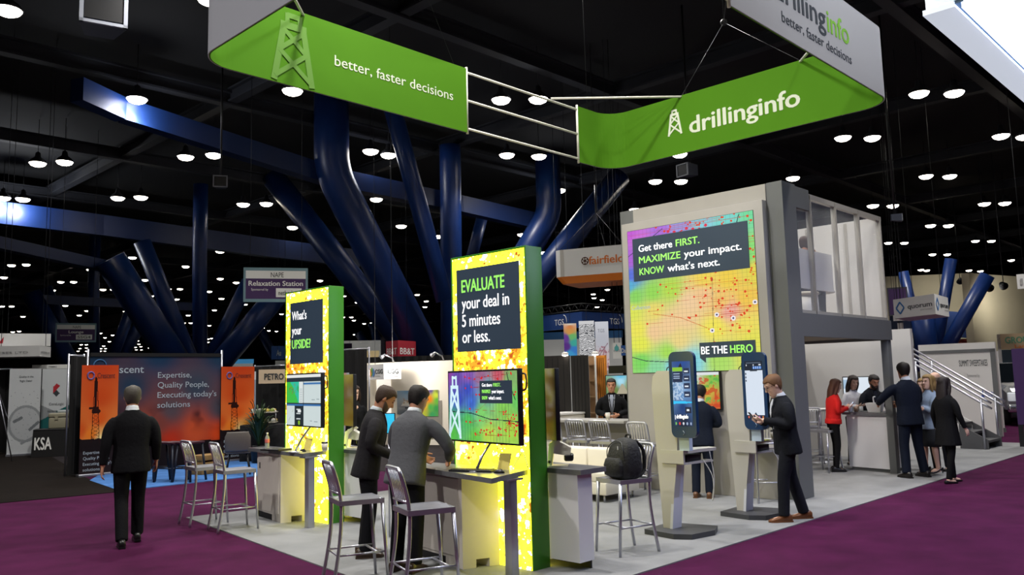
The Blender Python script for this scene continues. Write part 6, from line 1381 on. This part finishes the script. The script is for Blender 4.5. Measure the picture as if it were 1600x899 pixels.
        m = MB(); m.ball((0, 0, 0), .007, .024, .007, 12, 6); MB().add([hp(V(v) + V((.094, 0, -.063))) for v in m.v], m.f, True).build('lips', lip, root)
    # ---- hair
    if hair:
        kind, hc = hair; hm = mat('hair_' + hc[1:], hc, .6, bump=.3, bscale=120, spec=.35)
        def hairline(a):
            c = math.cos(a)
            if kind == 'short': f = .074; sd = -.010; bk = -.072
            elif kind == 'receding': f = .100; sd = -.006; bk = -.075
            elif kind == 'fringe': f = -.02; sd = -.03; bk = -.07
            else: f = .082; sd = -.06; bk = -.09
            if c > .55: return f
            if c > -.1: t = (.55 - c) / .65; return f + (sd - f) * min(1, t * 1.5)
            t = (-.1 - c) / .9; return sd + (bk - sd) * min(1, t * 1.6)
        if kind == 'fringe': top_z = .045
        else: top_z = .1235
        m = MB(); N = 28; rows = []; off = {'short': .010, 'receding': .007, 'fringe': .008, 'long': .018, 'bob': .022}[kind]
        for j in range(9):
            t = j / 8; rows.append([head_pt(top_z + (hairline(2 * PI * i / N) - top_z) * t, 2 * PI * i / N, off * (1 if j < 8 else .5) + (.003 * math.sin(i * 2.3) if kind in ('long', 'bob') else 0)) for i in range(N)])
        rows.append([head_pt(hairline(2 * PI * i / N) + .004, 2 * PI * i / N, -.006) for i in range(N)])
        rows.append([head_pt(min(top_z, .1), 2 * PI * i / N, -.012) for i in range(N)])
        m.rings([[hp(p) for p in r] for r in rows], True, True)
        if kind in ('long', 'bob'):
            L = .20 if kind == 'bob' else .42; m2 = MB(); rows = []
            for t in [i / 8 for i in range(9)]:
                z = .06 - (L + .06) * t; hw = (.086 + .022 * math.sin(PI * min(1, t * 1.2)) - (.05 * max(0, t - .6) / .4)); hd = .052 + .012 * math.sin(PI * t) - .02 * max(0, t - .7)
                base = hp((-.055, 0, z)) if t < .35 else hp((-.055, 0, .06 - (L + .06) * .35)) + (up_pt((-.0, 0, 1.0)) - up_pt((0, 0, 1.2))).normalized() * ((L + .06) * (t - .35)) * hs + V((-.028 * (t - .35), 0, 0))
                rows.append([base + R_h @ V((hd * math.cos(a), hw * math.sin(a), 0)) for a in [2 * PI * i / 20 for i in range(20)]])
            m.rings(rows)
            for s in (-1, 1):      # locks beside the face
                m.tube([hp((.02, s * .080, .06)), hp((.028, s * .092, -.02)), hp((.02, s * .092, -.10)), hp((.0, s * .085, -.10 - L * .45))], [.02, .024, .026, .014], 10)
            link('hair', remesh(m, .011, 3), hm, root)
        else: m.build('hair', hm, root)
    if beard:
        m = MB(); rows = []; A = [math.radians(-84 + 168 * i / 16) for i in range(17)]
        for j in range(6):
            t = j / 5; r = []
            for a in A:
                zt = -.052 if abs(a) < .42 else -.052 + .04 * min(1, (abs(a) - .42) / .9); z = -.117 + (zt + .117) * t; r.append(hp(head_pt(z, a, .0045 if 0 < j < 5 else .0)))
            rows.append(r)
        for j in range(len(rows) - 1): pass
        back = [[p + (HC - p).normalized() * .012 for p in r] for r in rows]
        m.rings([r + list(reversed(q)) for r, q in zip(rows, back)], True, True)
        m.tube([hp((.078, -.034, -.056)), hp((.094, -.014, -.046)), hp((.094, .014, -.046)), hp((.078, .034, -.056))], .0065, 8); m.build('beard', mat('hair_' + beard[1:], beard, .7), root)
    if glasses:
        m = MB(); g = mat('spectacle_frame', '#2a2620', .3)
        for s in (-1, 1):
            m.tube([hp((.108, s * .032 + .022 * math.cos(q), .018 + .016 * math.sin(q))) for q in [2 * PI * i / 14 for i in range(15)]], .0022, 6); m.tube([hp((.105, s * .054, .022)), hp((.03, s * .078, .022))], .0022, 6)
        m.tube([hp((.108, -.01, .022)), hp((.108, .01, .022))], .0022, 6); m.build('glasses', g, root)
    return root, dict(WL=WL, WR=WR, EL=EL, ER=ER, HC=HC, k=k)
def phone_in(label, root, info, p, tilt=(0, .9, 0), lit=True):
    """a handset held at the local point p of a person"""
    M = Matrix.Translation(root.location) @ Matrix.Rotation(root.rotation_euler.z, 4, 'Z'); q = M @ (V(p) * info['k'])
    t = thing('mobile_phone', label, 'phone', q, root.rotation_euler.z); t.rotation_euler = (tilt[0], -tilt[1], root.rotation_euler.z + tilt[2])
    MB().box(-.072, .072, -.036, .036, -.004, .004, .003).build('case', M_BLACK, t); MB().box(-.064, .064, -.032, .032, .0042, .005).build('screen', mat('phone_screen', '#b0c8e0', .2, emit='#b0c8e0', strength=.5, sample=False), t)
    return t
BLK, NVY, CHAR, GRY = '#0b0b0e', '#141a28', '#222124', '#55565a'
person('man in a black suit walking away over the magenta carpet, seen from behind', 3.96, 10.08, 72, 1.80, z0=.001, lean=1, pitch=4, skin=1, face=False, el=(-.06, .26, 1.13), er=(.02, -.26, 1.13), wl=(-.06, .29, .88), wr=(.10, -.27, .90), al=(-.20, .085, .09), ar=(.14, -.09, .10), kl=(-.02, .09, .50), kr=(.12, -.09, .51),
       top=('jacket', BLK), bottom=('trousers', BLK), hair=('short', '#4a463e'), collar='#c8ccd0', shoe=('#101010', 'flat'), wide=1.06)
person('bearded man in a charcoal suit seen in profile, looking down beside the evaluate tower', 5.25, 7.24, -33, 1.75, lean=11, pitch=32, skin=1, vox=.007, el=(-.02, .25, 1.12), er=(.02, -.26, 1.13), wl=(.24, .12, 1.02), wr=(.26, -.12, 1.0),
       top=('jacket', CHAR), bottom=('trousers', '#15161a'), hair=('short', '#3a2a20'), beard='#4a382c', collar='#a8b0b8', shirt='#93a2b4', shoe=('#3a2a1e', 'flat'), wide=1.08)
person('man in a grey suit seen from behind, leaning on the counter of the evaluate tower', 5.08, 6.38, 18, 1.75, lean=16, pitch=18, hyaw=-10, skin=1, vox=.007, face=False, el=(.22, .28, 1.14), er=(.20, -.36, 1.12), wl=(.40, .10, 1.02), wr=(.40, -.24, 1.0),
       top=('jacket', GRY), bottom=('trousers', '#17181c'), hair=('short', '#1a1512'), collar='#c4c8cc', shoe=('#3a2a1e', 'flat'), wide=1.06)
person('man in a navy suit standing with his back turned in front of the video wall', 10.74, 6.64, 20, 1.62, lean=6, pitch=24, skin=1, face=False, el=(.06, .28, 1.14), er=(.06, -.28, 1.14), wl=(.14, .10, 1.10), wr=(.14, -.10, 1.10), top=('jacket', NVY), bottom=('trousers', NVY), hair=('short', '#17120f'), collar='#b8bcc4', shoe=('#5a3a22', 'flat'), wide=1.06)
r_, i_ = person('man in a dark suit, brown shoes and glasses by the second kiosk', 9.66, 4.78, 136, 1.75, lean=6, pitch=26, skin=2, vox=.008, el=(.03, .25, 1.15), er=(.05, -.25, 1.15), wl=(.30, .07, 1.20), wr=(.28, -.10, 1.17), al=(.12, .10, .09), ar=(-.20, -.11, .09), top=('jacket', '#15171d'), bottom=('trousers', '#191b22'), hair=('short', '#6a4a2e'), collar='#d0d4dc', shirt='#c8ccd4', glasses=True, wide=1.14, shoe=('#6a4022', 'flat'), palm_l=(0, -.6, 1), palm_r=(0, .6, 1), curl=.7)
phone_in('mobile phone held by the man in brown shoes and glasses', r_, i_, (.40, .0, 1.24))
r_, i_ = person('woman with brown hair in a bright red jacket, black trousers and ankle boots', 14.82, 6.42, -48, 1.63, sex='f', lean=4, pitch=16, skin=2, el=(.02, .20, 1.14), er=(.04, -.20, 1.14), wl=(.28, .08, 1.22), wr=(.27, -.08, 1.20), al=(.02, .09, .09), ar=(-.03, -.10, .09), top=('blazer', '#c0201e'), bottom=('leggings', '#0e0e10'), hair=('long', '#4a2a1c'), shoe=('#141416', 'flat'), palm_l=(0, -.6, 1), palm_r=(0, .6, 1))
phone_in('mobile phone in the hands of the woman in the red jacket', r_, i_, (.36, 0, 1.25))
p = at_d(1333, 650, 17.25)
r_, i_ = person('woman with dark hair and a white blouse behind the reception counter', p.x, p.y, 238, 1.68, sex='f', lean=3, pitch=18, skin=2, el=(.03, .21, 1.13), er=(.03, -.21, 1.13), wl=(.28, .07, 1.16), wr=(.28, -.07, 1.16), top=('blouse', '#d0d0d4'), bottom=('leggings', '#121214'), hair=('long', '#241611'), shoe=('#141416', 'slim'), palm_l=(0, -.6, 1), palm_r=(0, .6, 1))
phone_in('mobile phone in the hands of the woman in the white blouse', r_, i_, (.36, 0, 1.18))
p = at_d(1361, 650, 17.3)
person('bearded man in dark clothes leaning over the reception counter', p.x, p.y, 232, 1.70, lean=13, pitch=14, skin=1, el=(.16, .26, 1.13), er=(.16, -.26, 1.13), wl=(.40, .12, 1.06), wr=(.40, -.12, 1.06), top=('jacket', '#16181e'), bottom=('trousers', '#16181e'), hair=('short', '#1a1210'), beard='#231813', shirt='#2a2e38')
person('tall man in a navy suit with his back turned at the reception counter', 14.66, 5.05, 60, 1.88, lean=4, pitch=6, hyaw=-18, skin=1, face=False, el=(.22, .32, 1.19), er=(.12, -.28, 1.16), wl=(.44, .20, 1.12), wr=(.36, -.16, 1.10), al=(-.03, .16, .09), ar=(-.03, -.17, .09), top=('jacket', NVY), bottom=('trousers', NVY), hair=('short', '#1c1512'), collar='#ccd0d8', shoe=('#1a1614', 'flat'), wide=1.08)
p = at_d(1447, 650, 16.35)
person('blonde woman in black clothes half hidden behind the tall man in navy', p.x, p.y, 165, 1.60, sex='f', pitch=5, skin=2, top=('sweater', '#101012'), bottom=('leggings', '#101012'), hair=('bob', '#80663c'), shoe=('#8a6a48', 'slim'))
person('blonde woman in a pale blue cardigan and dark skirt with her arms folded', 15.10, 4.87, 142, 1.66, sex='f', lean=-2, hyaw=8, skin=2, el=(.10, .21, 1.14), er=(.10, -.21, 1.14), wl=(.20, -.07, 1.20), wr=(.22, .07, 1.16), al=(-.02, .08, .125), ar=(.10, -.09, .125), top=('cardigan', '#8e9eb4'), bottom=('skirt', '#2c2e32'), hair=('bob', '#8f7448'), shoe=('#121214', 'heel'), palm_l=(-1, 0, -.2), palm_r=(-1, 0, -.2))
p = at_d(1466, 650, 16.6)
person('bald man standing behind the women near the stairs', p.x, p.y, 172, 1.70, pitch=4, skin=2, top=('sweater', '#3a4456'), bottom=('trousers', '#202228'), hair=('fringe', '#8a7864'))
person('woman with long dark hair and a black coat walking over the magenta carpet', 14.30, 4.38, -28, 1.64, z0=.001, sex='f', pitch=6, skin=2, face=False, el=(-.02, .24, 1.13), er=(.03, -.24, 1.13), wl=(.06, .28, .88), wr=(.13, -.26, .90), al=(.14, .08, .09), ar=(-.12, -.08, .09), top=('coat', '#0e0e10'), bottom=('leggings', '#0c0c0e'), hair=('long', '#1a1110'), shoe=('#141416', 'slim'), wide=1.05)
person('dark-haired man in a black jacket and grey shirt behind the grey high table', 12.62, 9.68, 216, 1.73, lean=2, pitch=4, skin=1, el=(.02, .27, 1.14), er=(.02, -.27, 1.14), wl=(.26, .11, 1.08), wr=(.26, -.11, 1.08), top=('jacket', '#101114'), bottom=('trousers', '#14151a'), hair=('short', '#17120f'), shirt='#8a90a0', lanyard=True)
p = at_d(553, 650, 14.6)
r_, i_ = person('person in black holding a white phone behind the upside tower', p.x, p.y, 250, 1.72, sex='f', pitch=8, skin=2, er=(.05, -.20, 1.16), wr=(.22, -.08, 1.33), top=('sweater', '#101114'), bottom=('leggings', '#121214'), hair=('bob', '#2a1c14'), shoe=('#141416', 'slim'), palm_r=(-1, .3, 0))
phone_in('white phone held up by the person behind the upside tower', r_, i_, (.28, -.03, 1.42), (0, 1.3, 0))
p = at_d(1255, 380, 14.1)
r_, i_ = person('man in a dark green sweater reading a blue phone on the upper deck', p.x, p.y, 8, 1.75, z0=2.595, lean=6, pitch=12, drop=.38, skin=1, el=(.12, .25, .76), er=(.16, -.25, .76), wl=(.32, .08, 1.07), wr=(.36, -.10, 1.07), al=(.40, .11, .09), ar=(.40, -.11, .09), kl=(.42, .11, .50), kr=(.42, -.11, .50), top=('sweater', '#1c3024'), bottom=('trousers', '#1c1e24'), hair=('short', '#3a2418'), palm_l=(0, -.6, 1), palm_r=(0, .6, 1))
phone_in('blue phone held by the man on the upper deck', r_, i_, (.42, 0, 1.17), (0, 1.2, 0))
t = thing('low_stool', 'low white drum stool under the man on the upper deck', 'stool', (p.x - .02, p.y, 2.597)); MB().lathe([(.17, 0), (.19, .02), (.18, .40)], n=24).build('drum', M_WHITE, t); MB().lathe([(.18, .40), (.20, .41), (.20, .44), (.18, .455)], n=24).build('cushion', M_LEATH, t)

# ================================================================== SMALL THINGS ON THE COUNTERS
CT = .931
def keyboard(label, x, y, rz):
    t = thing('keyboard', label, 'keyboard', (x, y, CT), rz); MB().box(-.22, .22, -.07, .07, 0, .018, .005).build('base', M_BLACK, t)
    m = MB(); [m.box(-.205 + .0275 * i, -.182 + .0275 * i, -.055 + .028 * j, -.032 + .028 * j, .018, .024) for i in range(15) for j in range(4)]; m.build('keys', mat('key_black', '#26272b', .5), t)
def mouse(label, x, y, rz):
    t = thing('computer_mouse', label, 'mouse', (x, y, CT), rz); m = MB(); m.rings([[(-.055 + .11 * i / 6, .032 * math.sin(PI * (.12 + .76 * i / 6)) * math.cos(a), .036 * math.sin(PI * (.12 + .7 * i / 6)) * max(0, math.sin(a))) for a in [2 * PI * q / 12 for q in range(12)]] for i in range(7)]); m.build('shell', M_BLACK, t); MB().tube([(.02, 0, .034), (.035, 0, .03)], .004, 6).build('wheel', mat('key_black', '#26272b', .5), t)
keyboard('black keyboard on the counter in front of the evaluate tower', 5.42, 5.82, -1.2); mouse('black computer mouse on the counter of the evaluate tower', 5.45, 5.50, -1.4)
mouse('black computer mouse on the counter of the upside tower', 5.85, 9.45, -1.4)
def note_stand(label, x, y, rz):
    t = thing('note_stand', label, 'note stand', (x, y, CT), rz); MB().prism([(-.07, 0, 0), (.07, 0, 0), (.07, .05, .15), (-.07, .05, .15)], (0, 0, 0), (0, .003, 0)).build('card', mat('yellow_card', '#d8c86a', .7), t); MB().prism([(-.075, -.03, 0), (.075, -.03, 0), (.075, .09, 0), (-.075, .09, 0)], (0, 0, 0), (0, 0, .003)).build('foot', mat('clear_acrylic', '#c8ccd0', .1, alpha=.4), t)
    MB().tube(spline([(.08, .04, .01), (.16, .05, .12), (.2, .06, .16), (.26, .05, .02)]), .004, 6).build('cable', mat('white_cable', '#c8c8c8', .5), t)
note_stand('yellow card in a clear stand on the counter of the evaluate tower', 5.66, 5.66, -1.45); note_stand('tan card in a clear stand on the counter of the upside tower', 6.0, 9.60, -1.45)
t = thing('laptop', 'closed black laptop on the counter of the upside tower', 'laptop', (5.78, 9.98, CT), -1.35); MB().box(-.17, .17, -.12, .12, 0, .012, .004).build('base', M_BLACK, t); MB().box(-.17, .17, -.12, .12, .013, .024, .004).build('lid', mat('laptop_lid', '#26282c', .4), t)
t = thing('water_bottle', 'clear plastic water bottle on the counter of the upside tower', 'bottle', (5.90, 10.42, CT)); pl = mat('clear_plastic', '#b8c0c8', .1, alpha=.45)
MB().lathe([(.026, 0), (.031, .01), (.031, .06), (.029, .065), (.031, .07), (.031, .13), (.026, .155), (.012, .18), (.012, .19)], n=18).build('body', pl, t); MB().lathe([(.0318, .075), (.0322, .08), (.0322, .12), (.0318, .125)], n=18).build('label_wrap', mat('bottle_label', '#c86a6a', .5), t); MB().lathe([(.014, .19), (.014, .21), (.005, .212)], n=14).build('cap', M_WHITE, t)
cup('white coffee cup with a black lid on the counter of the upside tower', (6.0, 9.18), CT)
def headset(label, x, y, rz, c):
    t = thing('headset_stand', label, 'headset', (x, y, CT), rz); w = mat('headset_white', c, .5)
    m = MB(); m.prism([(-.10, -.09, 0), (-.06, -.09, 0), (-.03, -.09, .19), (.05, -.09, .26), (.02, -.09, .28), (-.08, -.09, .22)], (0, 0, 0), (0, .02, 0)); m.prism([(-.10, .07, 0), (-.06, .07, 0), (-.03, .07, .19), (.05, .07, .26), (.02, .07, .28), (-.08, .07, .22)], (0, 0, 0), (0, .02, 0)); m.box(-.11, .10, -.10, .10, 0, .012); m.build('bracket', w, t)
    MB().prism([(-.06, -.07, .13), (.12, -.07, .10), (.13, -.07, .18), (.0, -.07, .25), (-.05, -.07, .25)], (0, 0, 0), (0, .14, 0)).build('visor', w, t); MB().box(.06, .15, -.075, .075, .05, .12, .02).build('eye_cup', M_BLACK, t)
    MB().tube([(-.082, -.0905, .05), (-.082, -.094, .05)], .014, 12).build('side_button', M_BLACK, t)
headset('white headset on a bracket stand on the rear counter of the upside tower', 6.50, 9.28, -.9, '#d8d4c8')
headset('pale headset on a bracket stand on the rear counter of the evaluate tower', 6.18, 5.42, -.9, '#cfd4c8')
t = thing('tablet', 'tablet with a cyan screen held low before the bearded man', 'tablet', at_d(607, 662, 9.9), math.radians(200)); MB().box(-.012, 0, -.09, .09, -.12, .12, .004).build('case', M_BLACK, t); MB().box(0.0005, .002, -.08, .08, -.11, .11).build('screen', mat('cyan_screen', '#30b0d8', .3, emit='#30b0d8', strength=.8, sample=False), t)
MB().tube([(-.006, 0, -.12), (-.006, 0, at_d(607, 662, 9.9).z * -1 + .02)], .012, 8).build('stand_pole', M_STEEL, t)
